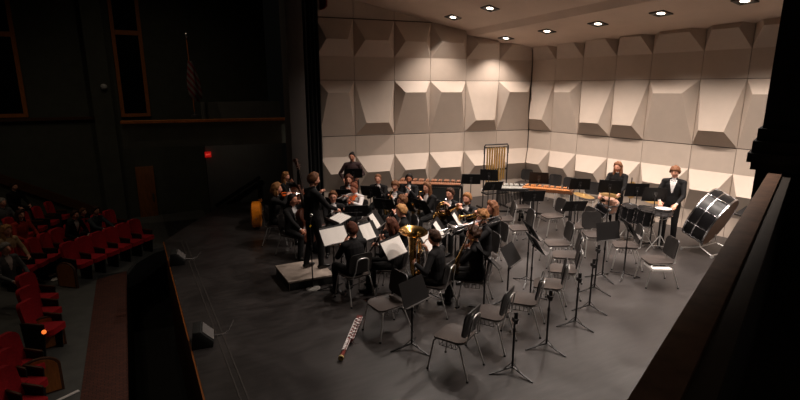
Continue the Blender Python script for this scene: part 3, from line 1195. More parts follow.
def make_stand(tilt=R_(32), zc=1.0, desk=True, label='', cat='music stand'):
    t = thing('music_stand', label, cat, (0, 0, 0), 0)
    if desk:
        mb = MB()
        w, h = .255, .165
        p = []
        for k in (0, -.006):
            for a, b in ((-w, -h), (w, -h), (w * .93, h), (-w * .93, h)):
                p.append(desk_point(zc, tilt, a, b, k))
        mb.hexa(p)
        d = mb.build('desk', M_DESK, t)
        mb = MB()
        mb.hexa([desk_point(zc, tilt, a, -h - .002, k) for a, k in ((-w, -.004), (w, -.004), (w, .055), (-w, .055))] + [desk_point(zc, tilt, a, -h + .006, k) for a, k in ((-w, -.004), (w, -.004), (w, .055), (-w, .055))])
        mb.build('lip', M_GREY_METAL, d)
        mb = MB()
        b0 = desk_point(zc, tilt, 0, -.02, -.02)
        mb.bar(desk_point(zc, tilt, 0, -.10, -.014), desk_point(zc, tilt, 0, .07, -.014), .07, .016, (1, 0, 0))
        mb.ball(b0 + np.array((0, -.02, -.01)), .022)
        mb.build('bracket', M_BLACKMETAL, t)
        top = b0 + np.array((0, -.02, -.02))
    else:
        mb = MB()
        mb.bar((-.05, 0, zc), (.05, 0, zc), .03, .05)
        mb.bar((0, -.01, zc - .05), (0, -.01, zc + .10), .04, .02)
        mb.ball((0, -.03, zc), .02)
        mb.build('bracket', M_BLACKMETAL, t)
        top = np.array((0, 0, zc))
    x, y = 0, top[1]
    mb = MB()
    mb.cyl((0, y, .07), (0, y, .58), .014, .014, 10)
    mb.cyl((0, y, .56), (0, y, top[2]), .0105, .0105, 10)
    mb.cyl((0, y, .55), (0, y, .60), .019, .017, 10)
    mb.build('pole', M_BLACKMETAL, t)
    for k in range(3):
        a = R_(90 + 120 * k)
        e = np.array((math.cos(a) * .29, math.sin(a) * .29 + y, .008))
        mb = MB()
        mb.bar((math.cos(a) * .01, y + math.sin(a) * .01, .075), e, .026, .012, (-math.sin(a), math.cos(a), 0))
        mb.bar((math.cos(a) * .012, y + math.sin(a) * .012, .13), e * .55 + np.array((0, y, .038)) * .45, .010, .006, (-math.sin(a), math.cos(a), 0))
        mb.cyl(e + (0, 0, .004), e + (0, 0, -.008), .014, .014, 8)
        mb.build('leg', M_BLACKMETAL, t)
    remember(t)
    return t


STAND_PROTO = {}


def place_stand(x, y, rz, label, group, tilt=32, zc=1.0, desk=True):
    key = (tilt, zc, desk)
    if key not in STAND_PROTO:
        t = STAND_PROTO[key] = make_stand(R_(tilt), zc, desk)
        t.location = (float(x), float(y), 0)
        t.rotation_euler = (0, 0, rz)
        t['label'] = label
        t['group'] = group
        return t
    return dup(STAND_PROTO[key], (x, y, 0), rz, label, group)


def sheet(x, y, rz, tilt, zc, label, group, a0=-.22, a1=.22, b0=-.155, b1=.13, flat=False):
    """sheet music that lies on a stand's desk"""
    c, s = math.cos(rz), math.sin(rz)

    def W(p):
        return np.array((x + c * p[0] - s * p[1], y + s * p[0] + c * p[1], p[2]))
    mb = MB()
    n = 8
    vs, fs = [], []
    for top in (0, 1):
        for i in range(n + 1):
            a = a0 + (a1 - a0) * i / n
            bow = .006 * abs(math.sin(PI * 2 * i / n)) + .004
            for b in (b0, b1):
                vs.append(W(desk_point(zc, R_(tilt), a, b, bow + (.0025 if top else 0))))
    m = 2 * (n + 1)
    for i in range(n):
        fs.append((2 * i, 2 * i + 1, 2 * i + 3, 2 * i + 2))
        fs.append((m + 2 * i, m + 2 * i + 2, m + 2 * i + 3, m + 2 * i + 1))
        for b in (0, 1):
            fs.append((2 * i + b, 2 * i + 2 + b, m + 2 * i + 2 + b, m + 2 * i + b))
    fs.append((0, 1, m + 1, m))
    fs.append((2 * n, 2 * n + 1, m + 2 * n + 1, m + 2 * n))
    mb.add(vs, fs)
    return tag(mb.build('sheet_music', M_MUSIC), label, 'sheet music', group)


def music_paper():
    """white paper with faint ruled staves"""
    m = bpy.data.materials.new('sheet_music_paper')
    m.use_nodes = True
    nt = m.node_tree
    b = nt.nodes['Principled BSDF']
    tc = nt.nodes.new('ShaderNodeTexCoord')
    wv = nt.nodes.new('ShaderNodeTexWave')
    wv.bands_direction = 'Z'
    wv.inputs['Scale'].default_value = 24
    wv.inputs['Distortion'].default_value = 0.3
    nt.links.new(tc.outputs['Object'], wv.inputs['Vector'])
    cr = nt.nodes.new('ShaderNodeValToRGB')
    cr.color_ramp.elements[0].position = 0.0
    cr.color_ramp.elements[1].position = 0.25
    cr.color_ramp.elements[0].color = (*lin((192, 186, 180)), 1)
    cr.color_ramp.elements[1].color = (*lin((228, 222, 215)), 1)
    nt.links.new(wv.outputs['Fac'], cr.inputs['Fac'])
    nt.links.new(cr.outputs['Color'], b.inputs['Base Color'])
    b.inputs['Roughness'].default_value = 0.85
    return m


M_MUSIC = music_paper()


# ------------------------------------------------------------------ instruments, in the player's coordinates
class Held:
    """a thing held by a player: parts are drawn in the player's coordinates about the centre c"""

    def __init__(self, name, label, cat, P, c, group=None):
        self.c = np.array(c, float)
        self.t = thing(name, label, cat, P.W(c), P.rz, group)

    def part(self, name, mb, m, parent=None, **kw):
        return mb.build(name, m, parent or self.t, off=self.c, **kw)


class Player:
    def __init__(self, x, y, rz, z=0.0):
        self.o = np.array((x, y, z), float)
        self.rz = rz

    def W(self, p):
        return self.o + rotz(self.rz) @ np.array(p, float)


def fiddle(P, kind, label, end, axis, nrmal, L):
    """violin family: end = the end-button, axis = towards the scroll, nrmal = out of the top plate, L = body length"""
    end, a = np.array(end, float), nrm(axis)
    n = nrm(np.array(nrmal, float) - a * np.dot(nrmal, a))
    s = np.cross(a, n)
    H = Held(kind, label, {'violin': 'violin', 'cello': 'cello', 'double_bass': 'double bass'}[kind], P, end + a * L * .5)
    prof = [(0, .0), (.01, .12), (.05, .20), (.12, .258), (.22, .285), (.32, .268), (.40, .215), (.45, .175), (.52, .158), (.60, .165), (.65, .19), (.70, .215), (.78, .228), (.87, .208), (.94, .15), (.985, .08), (1.0, .0)]
    rib = {'violin': .10, 'cello': .16, 'double_bass': .19}[kind] * L
    if kind == 'double_bass':
        prof = [(q, w_ * (1.12 if q < .6 else .92)) for q, w_ in prof]
    out = [(w_ * L, q * L) for q, w_ in prof] + [(-w_ * L, q * L) for q, w_ in prof[-2:0:-1]]
    mb = MB()
    vs, fs = [], []
    k = len(out)
    for sc_, hh in ((.0, -.5 - .25), (.6, -.5 - .2), (.93, -.5 - .05), (1, -.5), (1, .5), (.93, .55), (.6, .5 + .2), (.0, .5 + .25)):
        for w_, q in out:
            vs.append(end + s * w_ * sc_ + a * (L * .45 + (q - L * .45) * sc_) + n * rib * hh)
    for i in range(7):
        for j in range(k):
            j2 = (j + 1) % k
            fs.append((i * k + j, i * k + j2, (i + 1) * k + j2, (i + 1) * k + j))
    mb.add(vs, fs)
    m = M_AMBER if 'lying' in label else M_FIDDLE if kind == 'violin' else M_BASSBROWN
    H.part('body', mb, m)
    top = end + n * rib * .62
    mb = MB()
    mb.bar(top + a * L * .62 + n * rib * .18, top + a * L * 1.40 + n * rib * .10, L * .075, L * .03, s)
    mb.bar(top + a * L * .99 - n * rib * .30, top + a * L * 1.38 - n * rib * .02, L * .06, L * .05, s)
    H.part('neck', mb, M_EBONY)
    mb = MB()
    sc0 = top + a * L * 1.40
    mb.bar(sc0, sc0 + a * L * .17 - n * rib * .2, L * .06, L * .055, s)
    mb.cyl(sc0 + a * L * .21 - n * rib * .3 - s * L * .045, sc0 + a * L * .21 - n * rib * .3 + s * L * .045, L * .045, None, 12)
    for q in (.05, .10):
        mb.cyl(sc0 + a * L * q - s * L * .10, sc0 + a * L * q + s * L * .10, L * .011, None, 6)
    H.part('scroll', mb, m)
    mb = MB()
    mb.bar(top + a * L * .44 - s * L * .055, top + a * L * .44 + s * L * .055, L * .02, L * .10, a)
    H.part('bridge', mb, M_IVORY)
    mb = MB()
    mb.bar(top + a * L * .02 + n * L * .03, top + a * L * .34 + n * L * .05, L * .09, L * .02, s)
    H.part('tailpiece', mb, M_EBONY)
    mb = MB()
    for q in (-.027, -.009, .009, .027):
        mb.tube([top + a * L * .32 + s * L * q + n * L * .06, top + a * L * .44 + s * L * q + n * L * .075, top + a * L * 1.42 + s * L * q * .7 + n * rib * .2], L * .0022, 4)
    H.part('strings', mb, M_SILVER)
    if kind != 'violin':
        mb = MB()
        mb.cyl(end, end - a * L * (.30 if kind == 'cello' else .16), L * .010, L * .006, 8)
        H.part('endpin', mb, M_GREY_METAL)
    return H


def bow(P, label, p0, p1, up):
    p0, p1 = np.array(p0, float), np.array(p1, float)
    d = nrm(p1 - p0)
    u = nrm(np.array(up, float) - d * np.dot(up, d))
    H = Held('bow', label, 'bow', P, (p0 + p1) / 2)
    L = np.linalg.norm(p1 - p0)
    mb = MB()
    mb.tube([p0, p0 + d * L * .5 - u * .012, p1, p1 - u * .022 + d * .01], [.005, .0045, .0035, .003], 6)
    H.part('stick', mb, M_VARNISH)
    mb = MB()
    mb.bar(p0 + d * .07 - u * .022, p1 - u * .02, .010, .002, np.cross(d, u))
    H.part('hair', mb, M_WHITE)
    mb = MB()
    mb.bar(p0 + d * .04 - u * .014, p0 + d * .09 - u * .014, .012, .022, np.cross(d, u))
    H.part('frog', mb, M_EBONY)
    return H


BELL = [(.012, 0), (.014, .10), (.018, .18), (.025, .24), (.038, .285), (.058, .31)]


def bell(mb, o, axis, r, L, r0=.008, n=22):
    """flared brass bell that opens along axis"""
    st = []
    for q in np.linspace(0, 1, 12):
        st.append((r0 + (r - r0) * (0.12 * q + .88 * q ** 4.2), L * q))
    inner = [(max(.002, a - .003), b) for a, b in st[::-1]]
    mb.lathe(st + [(r + .003, L + .001)] + inner, o, axis, n)


def trumpet(P, label, mouth, d):
    m, d = np.array(mouth, float), nrm(d)
    s = nrm(np.cross(d, (0, 0, 1)))
    u = np.cross(s, d)
    H = Held('trumpet', label, 'trumpet', P, m + d * .3)
    mb = MB()
    mb.lathe([(.013, 0), (.012, .01), (.005, .025), (.005, .08)], m, d, 12)
    H.part('mouthpiece', mb, M_SILVER)
    mb = MB()
    lo = m - u * .055
    mb.tube([m + d * .07, m + d * .40] + arc(m + d * .40 - u * .0275, u, d, .0275, 0, PI, 7) + [lo + d * .25], .0065, 8)
    mb.tube([lo + d * .25, lo + d * .14] + arc(m + d * .14 - u * .0275 + s * .02, -u, -d, .0275, 0, PI, 7) + [m + d * .2 + s * .02], .0065, 8)
    H.part('leadpipe', mb, M_BRASS)
    mb = MB()
    bell(mb, m + d * .2 + s * .02, d, .062, .36)
    H.part('bell', mb, M_BRASS)
    for k in range(3):
        mb = MB()
        c = m + d * (.22 + .028 * k) - u * .03 + s * .01
        mb.cyl(c - u * .065, c + u * .055, .0115, None, 10)
        mb.cyl(c + u * .055, c + u * .085, .004, None, 6)
        mb.cyl(c + u * .085, c + u * .09, .009, None, 8)
        H.part('valve', mb, M_BRASS)
    return H, m + d * .25 - u * .03 - s * .03, m + d * .25 + u * .055 + s * .03


def trombone(P, label, mouth, d, ext=.30, metal=None):
    metal = metal or M_BRASS
    m, d = np.array(mouth, float), nrm(d)
    s = nrm(np.cross(d, (0, 0, 1)))
    u = np.cross(s, d)
    H = Held('trombone', label, 'trombone', P, m + d * .3)
    mb = MB()
    mb.lathe([(.017, 0), (.016, .012), (.006, .035), (.006, .09)], m, d, 12)
    H.part('mouthpiece', mb, M_SILVER)
    lo = m - u * .085
    mb = MB()
    e = .70 + ext
    mb.tube([m + d * (.10 + ext * .5), m + d * e] + arc(m + d * e - u * .0425, u, d, .0425, 0, PI, 8) + [lo + d * (.10 + ext * .5)], .0105, 8)
    mb.bar(m + d * (.14 + ext), lo + d * (.14 + ext), .012, .012)
    H.part('slide', mb, M_SILVER)
    mb = MB()
    mb.tube([m + d * .08, m + d * .75], .0075, 8)
    mb.tube([lo + d * .12, lo + d * .75], .0075, 8)
    mb.bar(m + d * .12, lo + d * .12, .012, .012)
    H.part('inner_slide', mb, M_SILVER)
    mb = MB()
    b0 = lo - s * .10
    q0 = lo + d * .12
    mb.tube([q0, q0 - d * .04 - s * .01, q0 - d * .06 - s * .04, lo - d * .0 - s * .09, b0 - d * .05, b0 - d * .38] + arc(b0 - d * .38 + u * .05, -u, -d, .05, 0, PI, 9) + [b0 + u * .10 - d * .2, b0 + u * .10 + d * .12], .010, 8)
    H.part('tuning_slide', mb, metal)
    mb = MB()
    bell(mb, b0 + u * .10 + d * .05, d, .108, .50, .011)
    H.part('bell', mb, metal)
    return H, m + d * .11 - u * .045 - s * .04, m + d * (.16 + ext) - u * .03


def french_horn(P, label, c, mouth):
    c = np.array(c, float)
    H = Held('french_horn', label, 'horn', P, c)
    a, b = nrm((.35, .92, .15)), np.array((0, 0, 1.0))
    a = nrm(a - b * np.dot(a, b))
    n = np.cross(a, b)
    mb = MB()
    for r, k in ((.155, 0), (.135, .016), (.115, -.014), (.09, .012)):
        mb.tube(arc(c + n * k, a, b, r, 0, 2 * PI * .97, 26), .011, 8, closed=False)
    H.part('coil', mb, M_BRASS)
    mb = MB()
    bd_ = nrm((.55, -.55, -.62))
    bell(mb, c + np.array((.03, .02, -.06)), bd_, .155, .36, .016, 24)
    H.part('bell', mb, M_BRASS)
    mb = MB()
    mo = np.array(mouth, float)
    mb.tube([mo, mo + (c + b * .15 - mo) * .35, c + b * .155 - a * .10, c + b * .155], [.009, .006, .007, .009], 8)
    H.part('leadpipe', mb, M_SILVER)
    for k in range(3):
        mb = MB()
        q = c + a * (-.05 + .05 * k) + n * .0
        mb.cyl(q - n * .03, q + n * .035, .020, None, 12)
        mb.bar(q + n * .02, q + n * .03 - a * .02 + b * .12, .014, .004)
        H.part('valve', mb, M_SILVER)
    return H, c + np.array((-.13, .03, .08)), c + bd_ * .28


def tuba(P, label, c):
    """upright brass with its bell to the sky; c = middle of the coils"""
    c = np.array(c, float)
    H = Held('tuba', label, 'tuba', P, c)
    u, v = np.array((1.0, 0, 0)), np.array((0, 0, 1.0))
    mb = MB()
    b0 = c + np.array((-.12, .03, -.18))
    mb.tube([b0, b0 + v * .2, b0 + v * .42], [.038, .048, .062], 14)
    st = [(.062, 0), (.072, .06), (.09, .11), (.125, .155), (.175, .185), (.215, .20)]
    mb.lathe(st + [(.221, .203), (.216, .197)] + [(r - .006, z - .004) for r, z in st[::-1]], b0 + v * .42, nrm((-.10, -.12, 1)), 30)
    H.part('bell', mb, M_BRASS)
    mb = MB()
    lo = c + np.array((.0, .03, -.30))
    mb.tube([b0] + arc(c + np.array((.01, .03, -.18)), -u, -v, .13, 0, PI, 10, .13)[1:] + [c + np.array((.14, .03, .12))] + arc(c + np.array((.05, .03, .14)), u, v, .09, 0, PI, 8, .10) + [c + np.array((-.04, .03, -.14))], [.038] + [.034] * 9 + [.030] + [.027] * 8 + [.022], 12)
    H.part('outer_branch', mb, M_BRASS)
    mb = MB()
    for k, (x0, w_, y0) in enumerate(((-.02, .05, -.03), (.05, .045, -.04), (.11, .04, -.02))):
        cc = c + np.array((x0, y0, -.10))
        mb.tube(arc(cc + v * .14, u, v, w_, 0, PI, 7) + arc(cc - v * .14, -u, -v, w_, 0, PI, 7) + [cc + v * .14 + u * w_], .011, 8)
    H.part('valve_tubing', mb, M_BRASS)
    for k in range(3):
        mb = MB()
        q = c + np.array((-.02 + .05 * k, -.06, -.02))
        mb.cyl(q - v * .11, q + v * .09, .019, None, 12)
        mb.cyl(q + v * .09, q + v * .125, .006, None, 6)
        mb.cyl(q + v * .125, q + v * .132, .014, None, 10)
        H.part('valve', mb, M_SILVER)
    mb = MB()
    mb.tube([c + np.array((.14, .0, .12)), c + np.array((.15, -.08, .24)), c + np.array((.11, -.17, .28))], [.009, .008, .010], 8)
    H.part('leadpipe', mb, M_BRASS)
    return H


def reed_tube(P, label, kind, m, e, body, rings):
    """straight woodwind from mouth m to bell end e"""
    m, e = np.array(m, float), np.array(e, float)
    d = nrm(e - m)
    L = np.linalg.norm(e - m)
    H = Held(kind, label, kind, P, (m + e) / 2)
    mb = MB()
    mb.lathe([(.004, 0), (.009, .03), (.012, .07), (.0125, .09)], m, d, 10)
    H.part('mouthpiece', mb, M_EBONY)
    mb = MB()
    mb.lathe([(.0135, .085), (.014, L * .8), (.018, L * .9), (.036, L), (.030, L), (.012, L * .9)], m, d, 14)
    H.part('body', mb, body)
    s, u = perp(d)
    mb = MB()
    for q in np.linspace(.2, .85, 9):
        mb.cyl(m + d * L * q + u * .012, m + d * L * q + u * .020, .008, None, 8)
        mb.bar(m + d * L * q + s * .015, m + d * L * (q + .05) + s * .015, .005, .004)
    for q in (.18, .5, .8):
        mb.lathe([(.0155, -.006), (.0165, 0), (.0155, .006)], m + d * L * q, d, 12)
    H.part('keys', mb, rings)
    return H


def saxophone(P, label, m):
    m = np.array(m, float)
    H = Held('saxophone', label, 'saxophone', P, m + np.array((.06, .12, -.35)))
    t0 = m + np.array((.02, .13, -.04))
    bt = m + np.array((.10, .06, -.58))
    mb = MB()
    mb.tube([m, m + (0, .03, .0), m + (.0, .08, .015), m + (.015, .125, -.005), t0], [.006, .008, .010, .012, .014], 8)
    H.part('neck', mb, M_BRASS)
    mb = MB()
    mb.cyl(m - (0, .01, 0), m + (0, .05, .004), .008, .012, 8)
    H.part('mouthpiece', mb, M_EBONY)
    mb = MB()
    b1 = bt + np.array((.02, .13, .0))
    mb.tube([t0, t0 + (bt - t0) * .5, bt, bt + (.003, .02, -.045), bt + (.01, .06, -.065), b1 + (-.003, -.02, -.045), b1], [.014, .022, .031, .034, .036, .038, .040], 12)
    H.part('body', mb, M_BRASS)
    mb = MB()
    bell(mb, b1, nrm((.02, .10, .34)), .075, .30, .039, 18)
    H.part('bell', mb, M_BRASS)
    mb = MB()
    d = nrm(bt - t0)
    s, u = perp(d)
    for q in np.linspace(.12, .9, 9):
        c = t0 + (bt - t0) * q
        mb.cyl(c + u * (.016 + .016 * q), c + u * (.026 + .016 * q), .011 + .008 * q, None, 10)
    mb.tube([t0 + s * .026, bt + s * .042], .003, 5)
    H.part('keys', mb, M_BRASS)
    return H, t0 + (bt - t0) * .28 + (-.01, .03, 0), t0 + (bt - t0) * .68 + (.0, .03, 0)


def flute(P, label, p0, p1):
    p0, p1 = np.array(p0, float), np.array(p1, float)
    d = nrm(p1 - p0)
    H = Held('flute', label, 'flute', P, (p0 + p1) / 2)
    mb = MB()
    mb.cyl(p0, p1, .0095, None, 10)
    H.part('body', mb, M_SILVER)
    mb = MB()
    s, u = perp(d)
    for q in np.linspace(.35, .9, 11):
        c = p0 + (p1 - p0) * q
        mb.cyl(c + u * .009, c + u * .014, .008, None, 8)
    H.part('keys', mb, M_SILVER)
    mb = MB()
    mb.bar(p0 + d * .10 + u * .009, p0 + d * .14 + u * .009, .022, .005)
    H.part('lip_plate', mb, M_SILVER)
    return H
# ------------------------------------------------------------------ the band
GROUP_P = 'musicians of the wind band in concert black'
GROUP_S = 'music stands set in front of the musicians'
GROUP_C = 'stacking chairs the musicians sit on'
GROUP_M = 'sheet music on the stands'


def head_local(seated, lean, yaw, pitch, sc):
    ax = np.array((0, math.sin(lean), math.cos(lean)))
    P0 = np.array((0, -0.05, .535)) if seated else np.array((0, 0, .955))
    hf = np.array((math.sin(yaw) * math.cos(pitch), math.cos(yaw) * math.cos(pitch), math.sin(pitch)))
    hr = nrm(np.cross(hf, (0, 0, 1)))
    hu = np.cross(hr, hf)
    hc = P0 + ax * .495 + np.array((0, .03, .155)) + hf * .012
    return hc * sc, (hc + hf * .10 - hu * .055) * sc, hf, hr, hu


def wrist(g, s, seated=True, off=.078):
    sh = np.array((.178 * s, 0, .96 if seated else 1.38))
    g = np.array(g, float)
    return g - nrm(g - sh) * off


def stand_xy(x, y, n, label, tilt=32, zc=1.0, desk=True, group=GROUP_S):
    return place_stand(x, y, face_rz(n), label, group, tilt, zc, desk)


def musician(who, label, px, py, face, inst=None, seated=True, z0=0.0, lean=.10, yaw=0.0, pitch=-.08, sc=1.0, stand=None, chair=True, **kw):
    rz = face_rz(face)
    hc, mouth, hf, hr, hu = head_local(seated, lean, yaw, pitch, sc)
    w = fl(px, py, z0 + hc[2])
    o = w - rotz(rz) @ np.array((hc[0], hc[1], 0))
    P = Player(o[0], o[1], rz, z0)
    hands, palms, poles, extra = None, None, None, {}
    if inst == 'clarinet':
        e = mouth + np.array((.0, .34, -.50))
        reed_tube(P, 'black clarinet with silver keys held by ' + who, 'clarinet', mouth + hf * .005, e, M_EBONY, M_SILVER)
        d = nrm(e - mouth)
        hands = [wrist(mouth + d * .22 + (-.02, 0, -.01), -1), wrist(mouth + d * .40 + (.02, 0, -.01), 1)]
        palms = [(1, .2, 0), (-1, .2, 0)]
    elif inst == 'sax':
        _, l, r = saxophone(P, 'gold saxophone held by ' + who, mouth + hf * .005)
        hands = [wrist(l, -1), wrist(r, 1)]
        palms = [(1, .2, 0), (-1, .3, 0)]
    elif inst == 'trumpet':
        _, l, r = trumpet(P, 'brass trumpet raised by ' + who, mouth + hf * .006, hf + np.array((0, 0, -.10)))
        hands = [wrist(l, -1), wrist(r, 1)]
        palms = [(1, 0, .1), (-.5, .2, -.8)]
        poles = [(-.9, -.1, -.6), (.9, -.1, -.5)]
    elif inst in ('trombone', 'trombone_down'):
        dd = hf + np.array((0, 0, -.12)) if inst == 'trombone' else nrm(np.array((-.10, .36, -.92)))
        _, l, r = trombone(P, ('silver trombone held level by ' if inst == 'trombone' else 'gold trombone pointed at the floor by ') + who, mouth + hf * .006, dd, .12 if inst == 'trombone' else .05, M_SILVER if inst == 'trombone' else M_BRASS)
        hands = [wrist(l, -1), wrist(r, 1)]
        palms = [(1, 0, .1), (-1, .2, -.2)]
    elif inst == 'horn':
        c = np.array((-.02, .30, .90)) * sc
        _, l, r = french_horn(P, 'coiled brass french horn held by ' + who, c, mouth + hf * .005)
        hands = [wrist(l, -1), wrist(r, 1, off=.05)]
        palms = [(.8, .3, 0), (-.6, .5, .5)]
    elif inst == 'tuba':
        c = np.array((-.10, .27, .88))
        tuba(P, 'large brass tuba with upturned bell held by ' + who, c)
        hands = [wrist(c + (-.19, .03, -.10), -1), wrist(c + (.03, -.07, .09), 1)]
        palms = [(1, .2, 0), (-.5, .6, -.3)]
    elif inst == 'violin':
        end = mouth + hr * -.06 + hf * -.02 + np.array((0, 0, -.085))
        a = nrm(np.array((-.42, .85, -.10)))
        nn = np.array((.35, .05, 1.0))
        fiddle(P, 'violin', 'orange brown' + ' violin under the chin of ' + who, end, a, nn, .36)
        hands = [wrist(end + a * .47 + (0, 0, -.03), -1, seated), wrist(end + a * .22 + (.26, .04, .02), 1, seated)]
        palms = [(.6, 0, .8), (-.4, .2, -.8)]
        poles = [(-.6, .1, -.9), (.9, -.1, -.5)]
        bow(P, 'violin bow drawn by ' + who, end + a * .22 + (.34, .06, .04), end + a * .20 + (-.30, -.06, .07), (0, 0, -1))
    elif inst == 'cello':
        end = np.array((.0, .42, .30))
        a = nrm(np.array((-.10, -.30, .95)))
        fiddle(P, 'cello', 'dark cello held between the knees of ' + who, end, a, (0, 1, .3), .75)
        hands = [wrist(end + a * .95 + (-.04, 0, 0), -1), wrist(np.array((.28, .50, .62)), 1)]
        palms = [(.8, .4, 0), (-.6, .3, -.6)]
        bow(P, 'cello bow drawn by ' + who, np.array((.36, .52, .61)), np.array((-.32, .58, .66)), (0, 0, 1))
    elif inst == 'bass':
        end = np.array((.02, .38, .12))
        a = nrm(np.array((-.06, -.10, 1)))
        fiddle(P, 'double_bass', 'dark double bass standing before ' + who, end, a, (.1, 1, .1), 1.02)
        hands = [wrist(end + a * 1.38 + (-.05, .02, 0), -1, False), wrist(end + a * .62 + (.06, .16, 0), 1, False)]
        palms = [(.8, .4, 0), (-.6, .6, -.2)]
    elif inst == 'flute':
        p0 = np.array((.02, .36, .92))
        p1 = np.array((-.58, .46, .94))
        flute(P, 'silver flute lowered by ' + who, p0, p1)
        hands = [wrist(p0 + (p1 - p0) * .55 - (0, .02, .01), -1), wrist(p0 + (p1 - p0) * .12 - (0, .02, .01), 1)]
        palms = [(.4, .5, .6), (-.3, .6, -.6)]
    extra = dict(hands=kw.pop('hands', hands), palms=kw.pop('palms', palms), poles=kw.pop('poles', poles))
    m = make_person(label, P.o, rz, seated, lean, yaw, pitch, scale=sc, group=GROUP_P, **extra, **kw)
    if seated and chair:
        place_chair(P.o[0], P.o[1], rz, 'black stacking chair with chrome legs under ' + who, GROUP_C)
    if stand is not None:
        d, zc, sh = stand
        p = P.W((.0, d, 0))
        stand_xy(p[0], p[1], rotz(rz) @ np.array((0, -1, 0)), 'black music stand in front of ' + who, 32, zc)
        if sh:
            sheet(p[0], p[1], face_rz(rotz(rz) @ np.array((0, -1, 0))), 32, zc, 'open sheet music before ' + who, GROUP_M)
    return P


# podium and the conductor on it
p = [fl(275, 265.5, .18), fl(288.5, 282, .18), fl(334, 274.5, .18), fl(319, 258.5, .18)]
c = sum(p) / 4
mb = MB()
up_ = np.array((0, 0, .035))
mb.hexa([q - up_ for q in p] + p)
mb.m = 1
mb.hexa([c + (q - c) * .97 - np.array((0, 0, .18)) for q in p] + [c + (q - c) * .97 - up_ for q in p])
tag(mb.build('podium', [mat('podium_carpet', (152, 138, 127), 0.9, 0, 0.12, 20, 0.2), M_BLACKPAINT], bevel=.006), 'low square grey carpeted podium under the conductor', 'podium')
musician('the conductor', 'conductor with red brown beard in a black suit standing on the podium', 314, 180, (1, .12), seated=False, z0=.18, lean=.06, yaw=.1, pitch=-.12,
         hands=[(-.05, .22, 1.36), (.16, .42, 1.06)], build=1.12, sc=1.03, palms=[(.8, 0, 0), (-.5, 0, -.8)], poles=[(-.9, -.2, -.5), (.8, -.3, -.7)],
         hair='short', hairc='brown', beard=True, skin='fair', shirt='v', feet=[(-.10, -.10, .085), (.10, .10, .085)])
x, y = fl(340, 218, 1.0)[:2]
stand_xy(x, y, (-1, -.15), 'black music stand with its desk laid flat before the conductor', 70, 1.0)
sheet(x, y, face_rz((-1, -.15)), 70, 1.0, 'open score lying flat on the stand before the conductor', GROUP_M)

# strings beyond the podium
musician('the violinist beyond the podium', 'seated violinist in black with light brown hair beyond the podium', 277, 189, (.9, -.45), 'violin', sc=1.06, hair='bob', hairc='light', coat=M_KNIT, shirt=None, yaw=-.15, stand=None)
musician('the standing bassist', 'bassist with long blond hair standing behind the string players', 286, 177, (.75, -.66), 'bass', seated=False, sc=.85, lean=.03, hair='wavy', hairc='light', coat=M_KNIT, shirt=None)
musician('the cellist', 'cellist with short black hair seated facing the conductor podium', 293, 200, (.55, -.84), 'cello', pitch=.02, hair='short', hairc='black', skin='light', coat=M_KNIT, shirt='v', stand=None, feet=[(-.27, .34, .085), (.27, .38, .085)])

# players in rows round the podium
musician('the woman standing by the wall', 'woman with dark hair tied back in a dark maroon top standing near the wall', 352, 157, (-.35, -.94), None, seated=False, lean=.02, yaw=.25, hair='bun', hairc='black', skin='light', coat=M_MAROON, shirt=None,
         hands=[(-.16, .26, 1.08), (.24, .16, 1.0)], palms=[(.3, .2, -.9), (-.3, .2, -.9)], stand=(.42, 1.22, False))
musician('the smiling dark haired woman', 'smiling woman with wavy dark red hair seated in the back row', 349, 180, (-.5, -.87), 'clarinet', hair='wavy', hairc='auburn', coat=M_KNIT, shirt='v', stand=(.66, .95, False))
musician('the violinist in the white blouse', 'violinist in a white blouse with red hair in a bun', 354, 188, (-.85, -.5), 'violin', hair='bun', hairc='red', coat=M_WHITE, shirt=None, yaw=.2, pitch=-.3, stand=(.72, .95, False))
musician('the flutist in glasses', 'flutist in glasses with short brown hair beside the conductor stand', 333, 197, (-.35, -.94), 'flute', hair='short', hairc='brown', glasses=True, shirt='v', stand=None)
musician('the balding player', 'player with reddish thinning hair seated behind a black stand', 378, 179, (-.65, -.76), 'clarinet', hair='crew', hairc='redblond', coat=M_KNIT, shirt='v', stand=(.75, 1.02, False))
musician('the boyish saxophonist', 'saxophonist with a brown fringe and white shirt front, facing the conductor', 395, 186, (-.75, -.66), 'sax', hair='fringe', hairc='brown', shirt='v', tie=True, stand=(.74, .90, False))
musician('the bearded man in the back row', 'man with black hair and beard in the back row looking sideways', 409, 179, (-.8, -.6), 'clarinet', yaw=-.3, hair='short', hairc='black', skin='tan', beard=True, shirt='v', stand=None)
musician('the long haired saxophonist', 'saxophonist with long brown hair seated below the marimba', 427, 188, (-.97, -.25), 'sax', hair='long', hairc='brown', coat=M_KNIT, shirt='v', stand=(.74, .90, False))
musician('the brown haired boy', 'boy with tousled brown hair seated behind the blond clarinetist', 402, 201, (-.95, .25), 'clarinet', hair='short', hairc='brown', shirt='v', stand=None)
musician('the blond clarinetist', 'clarinetist with short blond hair seen from behind with white collar', 401, 211, (-.9, .42), 'clarinet', hair='short', hairc='blond', shirt='v', stand=None)
musician('the auburn haired player', 'player with dark auburn hair low behind the tuba bell', 391, 226, (-.75, .66), 'clarinet', hair='bob', hairc='auburn', coat=M_KNIT, shirt='v', stand=None)
musician('the french horn player', 'french horn player with short dark hair and white shirt front', 450, 194, (-.95, -.30), 'horn', hair='short', hairc='dark', shirt='v', stand=None)
musician('the trumpeter', 'trumpeter with swept light brown hair in a black suit', 467, 199, (-.93, -.36), 'trumpet', hair='short', hairc='light', beard=True, shirt='v', stand=None)
musician('the strawberry blond woman', 'woman with wavy strawberry blond hair behind the silver trombone', 492, 208, (-.95, .30), 'trumpet', hair='wavy', hairc='redblond', coat=M_KNIT, shirt=None, stand=None)
